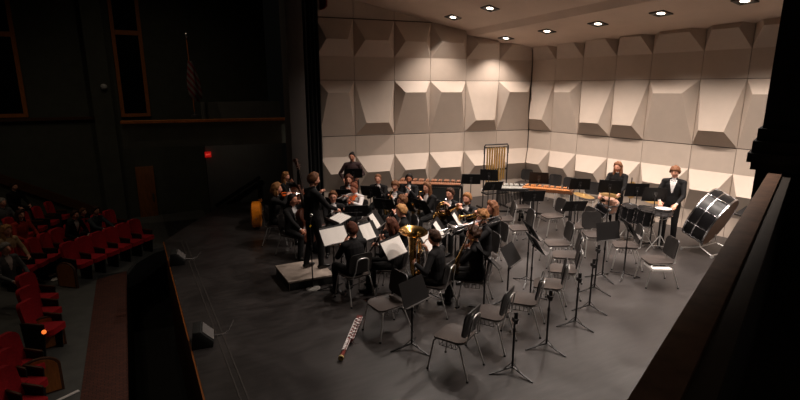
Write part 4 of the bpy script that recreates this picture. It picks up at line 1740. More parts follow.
musician('the light haired trombonist', 'trombonist with light brown hair seated before the strawberry blond woman', 482, 217, (-.93, .22), 'trombone', hair='curly', hairc='light', shirt='v', stand=None)
musician('the tuba player', 'tuba player with short dark hair seen from behind', 434, 238, (-.55, .83), 'tuba', hair='short', hairc='dark', shirt='v', stand=None)
musician('the curly dark haired trombonist', 'trombonist with curly dark hair seated beside the tuba player', 473, 234, (-.75, .66), 'trombone_down', hair='curly', hairc='dark', shirt='v', stand=None)
musician('the man in the nearest chair', 'man with short red brown hair seated with his back turned, beside the podium', 352, 230, (-.12, 1), 'clarinet', hair='short', hairc='auburn', shirt='v', stand=None)

# stands whose white pages show
for px, py, n, lb, rng in (
        (334, 235, (.20, -.98), 'the man in the nearest chair', (-.245, .245)),
        (367, 231, (.35, -.93), None, (-.14, .14)),
        (393.5, 247, (.44, -.90), 'the tuba player', (-.25, .25)),
        (429, 240, (.55, -.83), 'the curly dark haired trombonist', (-.2, .2)),
        (439.5, 227, (.70, -.71), 'the light haired trombonist', (-.23, .0)),
        (457.5, 218, (.72, -.69), 'the strawberry blond woman', (-.23, .0)),
        (376, 219, (.70, -.71), 'the blond clarinetist', (-.22, .0))):
    x, y = fl(px, py, 1.0)[:2]
    nm = 'in front of ' + lb if lb else 'at the left ear of the auburn haired player'
    stand_xy(x, y, n, 'black music stand with white pages ' + nm, 34, 1.0)
    sheet(x, y, face_rz(n), 34, 1.0, 'white sheet music on the stand ' + nm, GROUP_M, rng[0], rng[1])
for px, py, n, nm in ((356, 211, (.3, .95), 'between the conductor and the white blouse'), (421, 205, (.95, .2), 'low between the saxophonist and the french horn')):
    x, y = fl(px, py, .95)[:2]
    stand_xy(x, y, n, 'black music stand seen from behind, ' + nm, 32, .95)

# microphone on its round base beside the podium
b = fl(313, 288)
t = thing('microphone_stand', 'thin black microphone stand on a round base before the podium', 'microphone stand', b)
mb = MB()
mb.lathe([(0, .022), (.03, .022), (.12, .012), (.13, 0)], (0, 0, 0), (0, 0, 1), 24)
mb.build('base', mat('mic_base', (170, 166, 160), 0.5, 0.3, 0.05, 20), t)
mb = MB()
mb.cyl((0, 0, .02), (0, 0, .75), .011)
mb.cyl((0, 0, .73), (0, 0, 1.20), .008)
mb.build('pole', M_BLACKMETAL, t)
mb = MB()
mb.cyl((0, 0, .72), (0, 0, .78), .017)
mb.build('clutch', M_BLACKMETAL, t)
mb = MB()
mb.cyl((-.01, 0, 1.12), (.01, 0, 1.15), .014)
mb.build('clip', mat('yellow_clip', (220, 170, 40), 0.5, 0, .05, 20), t)
mb = MB()
mb.cyl((0, 0, 1.20), (.02, .0, 1.30), .012, .018)
mb.build('microphone_body', M_BLACKMETAL, t)
mb = MB()
mb.ball((.022, 0, 1.325), .032)
mb.build('microphone_grille', M_SILVER, t)

# bassoon lying on the boards
a0, a1 = fl(341, 358, .05), fl(358.5, 317, .05)
d = nrm(a1 - a0)
L = np.linalg.norm(a1 - a0)
mid = (a0 + a1) / 2
t = thing('bassoon', 'red brown bassoon with silver keys lying on the dark stage floor', 'bassoon', (mid[0], mid[1], 0), 0)
s, u = np.cross(d, (0, 0, 1.0)), np.array((0, 0, 1.0))
o_ = np.array((mid[0], mid[1], 0))
A = a0 - o_
mb = MB()
mb.lathe([(.030, .03), (.026, .1), (.022, .35), (.030, .36), (.032, .62), (.030, .9)], A, d, 16, True)
mb.build('bass_joint', M_BASSOON, t)
mb = MB()
mb.lathe([(.018, .45), (.020, .7), (.024, .95)], A + s * .045, d, 14, True)
mb.build('wing_joint', M_BASSOON, t)
mb = MB()
mb.bar(A + d * .88 + s * .022, A + d * L + s * .022, .078, .05, s)
mb.build('boot_joint', M_BASSOON, t)
mb = MB()
mb.lathe([(.022, .03), (.035, .02), (.038, .0), (.030, -.006), (.020, 0), (.02, .03)], A, d, 18)
mb.build('bell_ring', M_IVORY, t)
mb = MB()
for i_, q in enumerate(np.linspace(.16, 1.06, 22)):
    c = A + d * q + u * .030 + s * ((.040 if i_ % 2 else .004) if q > .42 else 0)
    mb.cyl(c, c + u * .014, .019 if i_ % 3 else .013, None, 10)
    mb.bar(c + s * .03, c + d * .05 + s * .03, .008, .006)
mb.tube([A + d * .15 + u * .03 - s * .02, A + d * 1.0 + u * .035 - s * .02], .005, 6)
mb.build('keys', mat('bassoon_key_silver', (214, 206, 204), 0.5, 0.25, 0.05, 20), t)
mb = MB()
mb.tube([A + d * .45 + s * .045, A + d * .40 + s * .06, A + d * .37 + s * .11, A + d * .40 + s * .16], [.006, .005, .004, .003], 6)
mb.build('bocal', M_SILVER, t)

# orange bass lying on its side beyond the strings
b = fl(257, 231)
P = Player(b[0], b[1], 0)
H = fiddle(P, 'double_bass', 'orange double bass lying on its side left of the string players', (0, 0, .34), (.24, .97, .03), (.97, -.24, 0), 1.0)
# ------------------------------------------------------------------ percussion
def local_frame(p0, p1):
    p0, p1 = np.array(p0, float), np.array(p1, float)
    d = p1 - p0
    return (p0 + p1) / 2, math.atan2(d[1], d[0]), np.linalg.norm(d[:2])


def mallet_instrument(name, label, p0, p1, zt, depth, mbar, nbar, mframe, tubes, panel):
    c, a, L = local_frame(p0, p1)
    t = thing(name, label, 'mallet percussion', (c[0], c[1], 0), a)
    mb = MB()
    for k in range(nbar):
        x = -L / 2 + L * (k + .5) / nbar
        w = L / nbar * .82
        ln = depth * (.62 - .26 * k / nbar)
        mb.box((x, -depth * .22, zt), (w, ln, .02))
    mb.build('natural_bars', mbar, t, bevel=.003)
    mb = MB()
    for k in range(nbar - 1):
        if k % 7 in (2, 6):
            continue
        x = -L / 2 + L * (k + 1) / nbar
        mb.box((x, depth * .24, zt + .025), (L / nbar * .78, depth * (.5 - .2 * k / nbar), .02))
    mb.build('accidental_bars', mbar, t, bevel=.003)
    mb = MB()
    for y, s_ in ((-depth * .5, 1), (depth * .5, 1), (0, .9)):
        mb.bar((-L / 2 - .04, y * .95, zt - .05), (L / 2 + .04, y * .75, zt - .05), .03, .06, (0, 1, 0))
    for x in (-L / 2 - .03, L / 2 + .03):
        mb.bar((x, -depth * .5, zt - .05), (x, depth * .45, zt - .05), .05, .07, (1, 0, 0))
    mb.build('rail_frame', mframe, t)
    for x in (-L / 2 - .03, L / 2 + .03):
        for y in (-depth * .42, depth * .36):
            mb = MB()
            mb.bar((x, y, zt - .06), (x, y, .06), .045, .05, (1, 0, 0))
            lg = mb.build('leg', M_BLACKMETAL, t)
            mb = MB()
            mb.cyl((x, y - .012, .04), (x, y + .012, .04), .04, None, 12)
            mb.build('caster', M_RUBBER, lg)
    mb = MB()
    mb.bar((-L / 2, 0, .22), (L / 2, 0, .22), .04, .05)
    mb.build('stretcher', M_BLACKMETAL, t)
    if panel:
        mb = MB()
        mb.box((0, -depth * .40, zt - .30), (L * .98, .02, .42))
        mb.build('front_panel', M_BLACKPAINT, t)
    if tubes is not None:
        mb = MB()
        for k in range(nbar):
            x = -L / 2 + L * (k + .5) / nbar
            mb.cyl((x, -depth * .18, zt - .04), (x, -depth * .18, zt - .14 - .40 * (1 - k / nbar)), L / nbar * .34, None, 10)
        mb.build('resonators', tubes, t)
    return t


mallet_instrument('marimba', 'long black fronted marimba with brown bars against the beige wall', fl(399, 181, .92), fl(461, 183, .92), .92, .70, M_ROSEWOOD, 34, M_BLACKMETAL, M_BLACKMETAL, True)
mallet_instrument('vibraphone', 'vibraphone with pale metal bars below the chimes', fl(499, 186, .90), fl(532, 187, .90), .90, .60, M_ALU, 22, M_BLACKMETAL, M_BLACKMETAL, False)
mallet_instrument('xylophone', 'xylophone with orange wooden bars along the back wall', fl(524, 186, .92), fl(571, 190, .92), .92, .42, M_XYLO, 26, mat('xylo_frame', (92, 56, 32), .45, 0, .2, 8), None, False)

# chimes
c, a, L = local_frame(fl(485.5, 146, 1.85), fl(507.5, 145, 1.85))
t = thing('tubular_chimes', 'tall rack of hanging gold tubular chimes in the corner', 'chimes', (c[0], c[1], 0), a)
mb = MB()
mb.tube([(-L / 2 - .03, 0, 1.62), (-L / 2 - .03, 0, 1.83), (-L / 2, 0, 1.88), (L / 2, 0, 1.88), (L / 2 + .03, 0, 1.83), (L / 2 + .03, 0, 1.62)], .018, 8)
mb.bar((-L / 2, 0, 1.80), (L / 2, 0, 1.80), .05, .03)
mb.build('top_rail', M_BLACKMETAL, t)
for s in (-1, 1):
    mb = MB()
    mb.cyl((s * (L / 2 + .02), 0, .08), (s * (L / 2 + .02), 0, 1.86), .018)
    mb.bar((s * (L / 2 + .02), -.32, .07), (s * (L / 2 + .02), .32, .07), .05, .05)
    mb.build('post', M_BLACKMETAL, t)
mb = MB()
mb.bar((-L / 2, 0, .50), (L / 2, 0, .50), .30, .04, (0, 1, 0))
mb.bar((-L / 2, 0, 1.18), (L / 2, 0, 1.18), .05, .05)
mb.build('damper_bar', M_BLACKMETAL, t)
for k in range(16):
    row = k % 2
    x = -L / 2 + .06 + (L - .12) * k / 15
    mb = MB()
    mb.cyl((x, .05 if row else -.03, 1.80), (x, .05 if row else -.03, 1.80 - 1.22 + .022 * k), .021, None, 10)
    mb.build('chime_tube', M_GOLDTUBE, t)


def tripod(mb, z, r=.28, z1=.42, n=3, a0=.4):
    for k in range(n):
        a = a0 + 2 * PI * k / n
        mb.tube([(.012 * math.cos(a), .012 * math.sin(a), z1), (r * math.cos(a), r * math.sin(a), .012)], .009, 6)
        mb.tube([(.012 * math.cos(a), .012 * math.sin(a), z1 * .35), (r * .62 * math.cos(a), r * .62 * math.sin(a), z1 * .39)], .006, 5)
        mb.cyl((r * math.cos(a), r * math.sin(a), .014), (r * math.cos(a), r * math.sin(a), 0), .014, .014, 8)


def cymbal_stand(label, px, py, zt, rad, tilt=(0.1, -.15, 1), m=None):
    p = fl(px, py, zt)
    t = thing('suspended_cymbal', label, 'cymbal', (p[0], p[1], 0), 0)
    mb = MB()
    mb.lathe([(0, .03), (rad * .12, .026), (rad * .16, .008), (rad * .5, 0), (rad, -.014), (rad * .5, -.004), (0, .02)], (0, 0, zt), tilt, 32)
    mb.build('cymbal', m or M_CYMBAL, t)
    mb = MB()
    mb.cyl((0, 0, .1), (0, 0, zt + .05), .0105)
    mb.build('pole', M_CHROME, t)
    mb = MB()
    tripod(mb, 0)
    mb.build('tripod', M_CHROME, t)
    mb = MB()
    mb.cyl((0, 0, zt + .03), (0, 0, zt + .07), .014)
    mb.build('wing_nut', M_CHROME, t)
    return t


cymbal_stand('flat bronze cymbal on a stand beside the xylophone', 584, 195, .98, .24)
cymbal_stand('gold cymbal in front of the blond percussionist', 610, 194.5, 1.00, .23, (.02, -.05, 1))
cymbal_stand('small gold cymbal between the wide desk and the snare drum', 652, 201, .92, .17, (0, -.1, 1))
p = fl(631, 190, .88)
t = thing('hand_cymbal', 'large tan cymbal hung on edge beside the blond percussionist', 'cymbal', (p[0], p[1], 0), 0)
mb = MB()
mb.lathe([(0, .03), (.03, .026), (.04, .008), (.12, 0), (.22, -.014), (.12, -.004), (0, .02)], (0, 0, .88), (-.86, .36, .12), 32)
mb.build('cymbal', M_CYMBAL, t)
mb = MB()
mb.cyl((.03, .03, .1), (.03, .03, 1.2), .011)
mb.tube([(.03, .03, 1.2), (.01, .0, 1.18), (0, 0, 1.11)], .008, 6)
mb.build('pole', M_BLACKMETAL, t)
mb = MB()
tripod(mb, 0)
mb.build('tripod', M_BLACKMETAL, t)


def drum(t, c, axis, r, h, shell, head, lugs=8, name='shell'):
    c, ax = np.array(c, float), nrm(axis)
    u, v = perp(ax)
    mb = MB()
    mb.cyl(c - ax * h / 2, c + ax * h / 2, r, None, 36)
    s_ = mb.build(name, shell, t)
    for e in (-1, 1):
        mb = MB()
        mb.lathe([(r + .002, -.018), (r + .013, -.018), (r + .013, .012), (r - .004, .016), (r - .01, .004)], c + ax * h / 2 * e, ax * e, 36)
        mb.build('hoop', M_SILVER, t)
        mb = MB()
        mb.lathe([(0, .006), (r - .008, .006), (r - .002, .0)], c + ax * h / 2 * e, ax * e, 36)
        mb.build('drum_head', head if e > 0 else M_BROWNHEAD if head is not M_HEAD else M_HEAD, t)
    for k in range(lugs):
        mb = MB()
        a = 2 * PI * k / lugs + .2
        q = c + (u * math.cos(a) + v * math.sin(a)) * (r + .012)
        mb.cyl(q - ax * h * .5, q + ax * h * .5, .005, None, 6)
        for e in ((-.22, .22) if h > .3 else (0,)):
            mb.bar(q + ax * h * (e - .07), q + ax * h * (e + .07), .022, .018)
        mb.build('lug', M_SILVER, t)


def drum_legs(t, z, r, n=3, name='stand'):
    mb = MB()
    mb.cyl((0, 0, .12), (0, 0, z - .05), .014)
    for k in range(n):
        a = .5 + 2 * PI * k / n
        mb.tube([(0, 0, z - .10), (r * .85 * math.cos(a), r * .85 * math.sin(a), z - .03), (r * 1.03 * math.cos(a), r * 1.03 * math.sin(a), z + .02)], .008, 6)
    tripod(mb, 0, .27, .35)
    mb.build(name, M_CHROME, t)


# snare drum in front of the young man
p = fl(663.5, 209, .94)
t = thing('snare_drum', 'white topped snare drum on a chrome stand in front of the young man', 'drum', (p[0], p[1], 0), .2)
drum(t, (0, 0, .88), (0, 0, 1), .175, .13, mat('snare_shell', (120, 116, 116), .3, .6, .1, 10), M_HEAD)
drum_legs(t, .80, .17)
# pair of black toms on one stand
for px, py, r, lb in ((629, 208, .17, 'small black tom drum behind the music stands'), (645.5, 211, .19, 'larger black tom drum left of the snare drum')):
    p = fl(px, py, .80)
    t = thing('tom_drum', lb, 'drum', (p[0], p[1], 0), .3, 'black tom drums')
    drum(t, (0, 0, .68), (-.05, -.12, 1), r, .36, M_DRUM, M_DRUM if px < 640 else M_DRUM)
    drum_legs(t, .52, r * .9)
# tilted tom with a bright shell highlight and a tan headed drum
p = fl(603, 208, .62)
t = thing('tom_drum', 'tilted black tom drum with a chrome rim below the gold cymbal', 'drum', (p[0], p[1], 0), 0, 'black tom drums')
drum(t, (0, 0, .62), RGT * .8 - np.array((FWD[0], FWD[1], 0)) * .5 + np.array((0, 0, -.5)), .20, .30, M_DRUM, M_DRUM)
drum_legs(t, .42, .18)
p = fl(609, 201, .80)
t = thing('conga_drum', 'drum with a tan head under the gold cymbal', 'drum', (p[0], p[1], 0), 0)
drum(t, (0, 0, .70), (-.2, -.35, 1), .21, .22, M_TANHEAD, M_TANHEAD)
drum_legs(t, .56, .19)

# concert bass drum, tilted on its stand
p = fl(710, 217, .76)
t = thing('bass_drum', 'large black concert bass drum with silver hoops tilted on its stand', 'drum', (p[0], p[1], 0), 0)
ax = nrm(RGT * .80 - np.array((FWD[0], FWD[1], 0)) * .66 + np.array((0, 0, -.46)) - np.array((.82, .57, 0)) * .22)
cc = np.array((0, 0, .76))
drum(t, cc, ax, .56, .44, M_DRUM, M_BROWNHEAD, 10)
mb = MB()
mb.lathe([(.562, -.012), (.572, -.012), (.572, .012), (.562, .012)], cc - ax * .03, ax, 40)
mb.build('middle_band', M_SILVER, t)
mb = MB()
for s in (-1, 1):
    mb.tube([cc + np.array((.28 * s, .0, -.40)), (.30 * s, -.05, .16), (.36 * s, -.34, .05)], .014, 8)
    mb.tube([(.30 * s, -.05, .16), (.36 * s, .30, .05)], .014, 8)
    for y in (-.34, .30):
        mb.cyl((.36 * s - .012, y, .035), (.36 * s + .012, y, .035), .035, None, 12)
mb.tube([(-.30, -.05, .16), (.30, -.05, .16)], .014, 8)
mb.tube([(-.36, -.34, .06), (.36, -.34, .06)], .012, 8)
mb.build('stand', M_CHROME, t)
# small folded stand behind the bass drum
p = fl(742, 232)
st = stand_xy(11.55, 5.35, (-.8, .3), 'black music stand leaning half hidden behind the bass drum', 55, .80, True, 'empty music stands on the stage')

# the two percussionists
musician('the blond percussionist', 'percussionist in black with long strawberry blond hair standing at the drums', 618, 167, (-.94, -.30), None, seated=False, lean=.05, yaw=.05, pitch=-.25, hair='long', hairc='redblond', coat=M_KNIT, shirt=None,
         hands=[(-.2, .40, 1.02), (.24, .34, .95)], palms=[(0, 0, -1), (0, 0, -1)])
Pm = musician('the young man at the snare drum', 'young man in a black suit and bow tie standing at the snare drum', 675, 172, (-.93, -.36), None, seated=False, lean=.05, yaw=.05, pitch=-.2, sc=1.04, hair='fringe', hairc='redblond', tie=True, shirt='v',
              hands=[(-.15, .34, .98), (.17, .32, 1.0)], palms=[(.3, 0, -.9), (-.3, 0, -.9)])
for s, nm in ((-1, 'left'), (1, 'right')):
    H = Held('drumstick', 'drumstick in the %s hand of the young man at the snare drum' % nm, 'drumstick', Pm, (.13 * s, .48, .93), 'drumsticks of the young man')
    mb = MB()
    mb.tube([(.165 * s, .38, .955), (.07 * s, .70, .87)], [.009, .005], 8)
    H.part('stick', mb, M_XYLO)
    mb = MB()
    mb.ball((.068 * s, .705, .868), .009)
    H.part('tip', mb, M_XYLO)

# ------------------------------------------------------------------ empty chairs and stands over the right of the stage
GC, GS = 'empty stacking chairs on the stage', 'empty music stands on the stage'


def chair_at(px, py, face, label):
    """px, py: middle of the seat in the photograph"""
    p = fl(px, py, .445)
    return place_chair(p[0], p[1], face_rz(face), label, GC)


chair_at(386, 303, (-.93, -.10), 'empty dark chair half behind the nearest large stand desk')
chair_at(455, 334, (-.46, .89), 'nearest empty chair, back turned right, by the big dark shadow')
chair_at(491, 313, (-.50, .87), 'empty chair behind the nearest deskless stand')
chair_at(523, 299, (-.62, .78), 'third empty chair of the front curve, right of the nearest deskless stand')
chair_at(548, 284, (-.68, .73), 'fourth empty chair of the front curve, beside a thin edge-on back')
chair_at(563, 269, (-.70, .71), 'empty chair in the right row, lowest of three seats in line')
chair_at(565, 255, (-.72, .69), 'empty chair in the right row, middle of three seats in line')
chair_at(557, 243, (-.88, .47), 'empty chair with dark upright back, topmost of three seats in line')
chair_at(552, 216, (-.95, .25), 'empty chair before the xylophone with pale seat')
chair_at(580, 226, (-.9, .3), 'empty chair beside the tilted tom drum stand')
chair_at(594, 234, (-.5, -.85), 'empty chair mostly hidden behind the upright grey desk')
chair_at(520, 228, (-.9, .4), 'empty chair below the slanted black desk, near the trombone row')
chair_at(503, 219, (-.85, .5), 'empty chair just right of the strawberry blond woman')
chair_at(519, 207, (-.95, .3), 'empty chair behind the one right of the strawberry blond woman')
chair_at(625, 245, (-.76, .65), 'empty chair right of the upright grey desk')
RC = chair_at(657, 260, (-.86, .51), 'empty chair at the far right with a white folder in its rack')
for px, py, lb in ((523.5, 174.5, 'black chair back nearest the chimes, against the wall'), (552.5, 180, 'black chair back against the wall over the xylophone middle'), (569, 183, 'black chair back at the end of the xylophone'), (598, 187, 'black chair half behind the desk of the blond percussionist')):
    p = fl(px, py, .72)
    q = p + np.array((.35, .1, 0)) if False else p
    place_chair(min(q[0], 11.0), q[1], face_rz((-.95, -.3)), lb, GC)
# folder in the rack
rr = RC.rotation_euler[2]
w_ = rotz(rr)
mb = MB()
o_ = np.array(RC.location)
q = [o_ + w_ @ np.array(v) for v in ((-.32, -.12, .345), (.05, -.12, .345), (.05, .20, .345), (-.32, .20, .345))]
mb.hexa(q + [p_ + np.array((0, 0, .05)) for p_ in q])
tag(mb.build('folder', M_PAPER, bevel=.004), 'white folder in the rack under the far right chair', 'folder')

DK = [  # px, py of the desk, normal, tilt, height of the desk, label
    (414, 291, (.34, -.94), 22, .84, 'nearest large black stand desk with a silver lip, before the dark chair'),
    (511, 254, (.45, -.89), 32, .84, 'grey lit stand desk standing alone beside the trombone row'),
    (608, 231, (-.18, -.98), 14, .92, 'upright grey stand desk before the drums'),
    (539, 178, (.72, .69), 16, 1.12, 'black stand desk over the middle of the xylophone'),
    (534, 196, (.45, .89), 30, 1.00, 'black stand desk tipped in front of the xylophone'),
    (489, 175, (.70, .71), 14, 1.10, 'black stand desk under the hanging chimes'),
    (471, 179, (.55, .83), 28, 1.12, 'black stand desk beside the marimba end'),
    (493, 186, (.30, .95), 38, 1.02, 'black stand desk tilted in front of the vibraphone'),
    (580, 184, (.60, .80), 24, 1.10, 'black stand desk left of the blond percussionist'),
    (610, 186.5, (.75, .66), 18, 1.22, 'black stand desk right in front of the blond percussionist'),
    (637, 190, (.62, .78), 16, 1.18, 'left half of the wide black desk pair before the snare drum'),
    (655, 194.5, (.62, .78), 16, 1.18, 'right half of the wide black desk pair before the snare drum'),
    (575, 206, (.40, .92), 36, .95, 'black slanted stand desk below the flat bronze cymbal'),
    (531, 230, (.92, -.38), 32, 1.00, 'thin edge-on stand desk left of the three seats in line'),
    (535, 243, (.92, -.38), 32, 1.00, 'thin edge-on stand desk in front of the other edge-on desk'),
    (630, 228, (.84, -.55), 32, .95, 'slanted edge-on stand desk right of the upright grey desk'),
    (487, 257, (.95, -.32), 42, .92, 'edge-on stand desk behind the chair of the curly dark haired trombonist'),
]
for px, py, n, tl, zc, lb in DK:
    p = fl(px, py, zc)
    stand_xy(p[0], p[1], n, lb, tl, zc, True, GS)
for px, py, zc, lb in ((512, 372, .70, 'nearest music stand without a desk, on the open floor'), (546, 348, .74, 'music stand without a desk, second nearest, on the open floor'),
                       (575, 325, .72, 'music stand without a desk behind the second nearest bare stand'), (589, 309, .74, 'music stand without a desk left of the far right chair'),
                       (594, 291, .74, 'music stand without a desk under the upright grey desk')):
    p = fl(px, py)
    place_stand(p[0], p[1], face_rz((-.9, .3)), lb, 'music stands without desks', 32, zc, False)
p = fl(657, 246)
place_stand(p[0], p[1], 0.4, 'music stand without a desk beside the snare drum', 'music stands without desks', 32, 1.1, False)

# floor monitors and their cables at the edge of the stage
for px, py, lb in ((203, 343, 'black wedge floor monitor nearest the camera at the stage edge'), (178, 263, 'black wedge floor monitor farther along the stage edge')):
    p = fl(px, py)
    t = thing('floor_monitor', lb, 'loudspeaker', (p[0], p[1], 0), R_(-8), 'wedge floor monitors at the stage edge')
    mb = MB()
    mb.prism([(-.14, 0), (.13, 0), (.15, .08), (-.01, .25), (-.11, .25)], (0, .17, 0), (1, 0, 0), (0, 0, 1), .34)
    mb.build('cabinet', M_BLACKPAINT, t, bevel=.008)
    mb = MB()
    mb.prism([(0.015, 0), (.21, 0), (.21, .30), (.015, .30)], (.152, -.15, .085), (-.685, 0, .728), (0, 1, 0), -.010)
    mb.build('grille', mat('grille_grey', (124, 120, 118), .5, .3, .2, 60), t)
    mb = MB()
    mb.tube([(.12, .1, .05), (.20, .1, .02), (.30, .13, .006), (.38, .2, .006), (.50, .5, .006)], .006, 6)
    tag(mb.build('cable', M_GREY_METAL, off=None), 'grey cable running from the %s floor monitor' % ('nearest' if px == 203 else 'farther'), 'cable')
    o = bpy.context.scene.objects[-1] if False else COL.objects[-1]
    o.location = (p[0], p[1], 0)
# ------------------------------------------------------------------ seats and audience in the dark house
def make_seat():
    t = thing('theatre_seat', '', 'seat', (0, 0, 0), 0)
    mb = MB()
    slab_curved(mb, .40, .50, .09, .07, lambda a, b, k: (a, -.20 - .18 * (b + .25) + .05 * (a / .2) ** 2 - k, .70 + b))
    mb.build('backrest', M_REDSEAT, t)
    mb = MB()
    slab_curved(mb, .37, .42, .09, .10, lambda a, b, k: (a, .06 + b, .45 + .02 * b + k + .02 * (1 - (a / .19) ** 2)))
    mb.build('cushion', M_REDSEAT, t)
    for s in (-1, 1):
        mb = MB()
        mb.bar((.205 * s, -.20, .64), (.205 * s, .14, .62), .035, .03, (1, 0, 0))
        ar = mb.build('armrest', M_DARKWOOD, t, bevel=.006)
        mb = MB()
        mb.prism([(-.20, 0), (.10, 0), (.16, .62), (-.24, .64)], (.203 * s - .010, 0, 0), (0, 1, 0), (0, 0, 1), .020)
        mb.build('side_panel', M_BLACKPAINT, t)
    remember(t)
    return t


SEAT0 = make_seat()
_used['seat'] = 0
GH = 'red theatre seats in the house'
PEOPLE_IN_HOUSE = 'audience members in the dark house'


def seat_at(x, y, f, label):
    z = house_z(x, y)
    if not _used['seat']:
        _used['seat'] = 1
        SEAT0.location = (x, y, z)
        SEAT0.rotation_euler = (0, 0, face_rz(f))
        SEAT0['label'] = label
        SEAT0['group'] = GH
        return SEAT0
    return dup(SEAT0, (x, y, z), face_rz(f), label, GH)


def audience(x, y, f, label, **kw):
    make_person(label, (x, y, house_z(x, y) + .05), face_rz(f), True, voxel=.013, category='person', group=PEOPLE_IN_HOUSE, **kw)


def hp(px, py, dz):
    """point of the raked house floor, dz above it seen at a pixel"""
    z = HZ + dz
    for _ in range(12):
        p = fl(px, py, z)
        z = .5 * z + .5 * (house_z(p[0], p[1]) + dz)
    return np.array((p[0], p[1], z))


ORD = ['first', 'second', 'third', 'fourth', 'fifth', 'sixth', 'seventh']


def seat_row(a, b, n, label, dz=.72, face=None):
    """n seats with the middles of their backrests from pixel a to pixel b"""
    p, q = hp(*a, dz), hp(*b, dz)
    u = nrm((q[0] - p[0], q[1] - p[1], 0))
    f = np.array((u[1], -u[0], 0)) if face is None else nrm(face)
    L = np.linalg.norm(q[:2] - p[:2])
    for k in range(n):
        r = p + (q - p) * k / max(1, n - 1) + f * .2
        seat_at(r[0], r[1], f, label % ORD[k])
    return p, q, f, L


_, _, rnrm, L1 = seat_row((70, 252), (135, 228), 6, '%s red seat from the aisle end in the bright front row')
seat_row((58, 236), (110, 218), 5, '%s red seat from the left in the row with the three youths')
seat_row((8, 257), (56, 237), 5, '%s red seat from the left in the dim third row')
seat_row((10, 225), (50, 208), 4, '%s red seat from the left in the dim fourth row')
for px, py, lb, kw in ((70.5, 214, 'youth in black with dark hair leaning forward behind the front row', dict(hairc='dark', hair='short', coat=M_KNIT, shirt='v', lean=.3)),
                       (82, 212, 'youth with light brown hair seated between two dark haired youths', dict(hairc='brown', hair='short', coat=M_KNIT, shirt=None)),
                       (94.5, 211, 'youth in a dark teal jacket with arm over the seat back', dict(hairc='dark', hair='short', coat=M_TEAL, shirt=None, hands=[(-.1, .5, .72), (.25, .48, .78)])),
                       (4, 249, 'grey haired man in a grey jacket at the left edge of the photo', dict(hair='short', hairc='grey', coat=M_GREYJ, shirt='v')),
                       (12, 181, 'person in dark clothes seated highest in the dark house', dict(hair='short', hairc='dark', coat=M_KNIT, shirt=None)),
                       (19, 215, 'person in a red jacket in the fourth row', dict(hair='long', hairc='dark', coat=M_REDJ, shirt=None)),
                       (5, 231, 'person in a cream top with blond hair beside the red jacket', dict(hair='wavy', hairc='blond', coat=M_CREAM, shirt=None)),
                       (1, 203, 'person in a grey jacket near the left edge above the red jacket', dict(hair='short', hairc='grey', coat=M_GREYJ, shirt=None))):
    p = hp(px, py, 1.23) if px != 82 else hp(px, py, 1.12)
    if px == 82:
        kw['scale'] = .9
    if px == 12:
        p = rp(12, 181, (0, 18.2, 0), (0, 1, 0))
    audience(p[0], p[1], rnrm, lb, **kw)
# nearer blocks
nf = nrm((.98, .18, 0))
seat_row((31, 314), (28, 285), 3, '%s red seat from the rounded wooden end in the short row', .70, (.86, -.51, 0))
seat_row((4, 388), (8, 350), 3, 'red seat in the nearest row, %s from the bottom of the photo', .70, (.80, -.60, 0))
seat_row((-18, 392), (-10, 366), 2, 'red seat cut by the left edge, %s from the bottom', .70, (.70, -.71, 0))
# wooden row ends and the aisle light
for px, py, lb, rw in ((56, 346, 'rounded brown wooden row end beside the short row of red seats', 1), (75, 286, 'slatted brown row end at the front row corner', 0), (52, 392, 'dark row end beside the nearest red seats', 0)):
    p = hp(px, py, 0)
    t = thing('row_end_panel', lb, 'seat end', (p[0] - .1, p[1], house_z(p[0], p[1])), face_rz(nf if px != 75 else rnrm), 'wooden ends of the seat rows')
    mb = MB()
    prof = [(-.26, 0), (.26, 0), (.26, .42)] + [(.26 * math.cos(a), .42 + .18 * math.sin(a)) for a in np.linspace(0.2, PI - .2, 8)] + [(-.26, .42)]
    mb.prism(prof, (0, 0, 0), (0, 1, 0), (0, 0, 1), .05)
    mb.build('panel', M_DARKWOOD, t, bevel=.006)
    mb = MB()
    mb.prism([(a * .86, .03 + b * .9) for a, b in prof], (.05, 0, 0), (0, 1, 0), (0, 0, 1), .008)
    mb.build('inlay', M_TRIMWOOD, t)
p = hp(44, 332, .58)
tag((lambda b: (b.ball((p[0], p[1], p[2]), .035), b.build('aisle_lamp', mat('aisle_glow', (255, 150, 70), .5, emit=(255, 120, 50), estr=1.2)))[1])(MB()), 'small glowing orange aisle lamp on the wooden row end', 'lamp')
for px, py, lb, sz in ((68, 396, 'white strip lying on the aisle floor', (.30, .05)), (57, 279, 'white programme on the seat behind the short row', (.26, .18)), (50, 276, 'pale paper on the floor behind the short row', (.28, .12))):
    z = HZ + (.01 if px == 68 else .02)
    p = hp(px, py, .01)
    z = p[2]
    mb = MB()
    mb.box((p[0], p[1], z + .006), (*sz, .012), rotz(.5))
    tag(mb.build('paper', M_PAPER), lb, 'paper')

# flag on its pole in the box opposite
b = fl(196, 114, 2.7)
yy = b[1] + .5
lo, hi = rp(195, 116, (0, yy, 0), (0, 1, 0)), rp(186, 34, (0, yy, 0), (0, 1, 0))
t = thing('flag', 'furled red and white striped flag on a leaning pole in the box', 'flag', lo, 0)


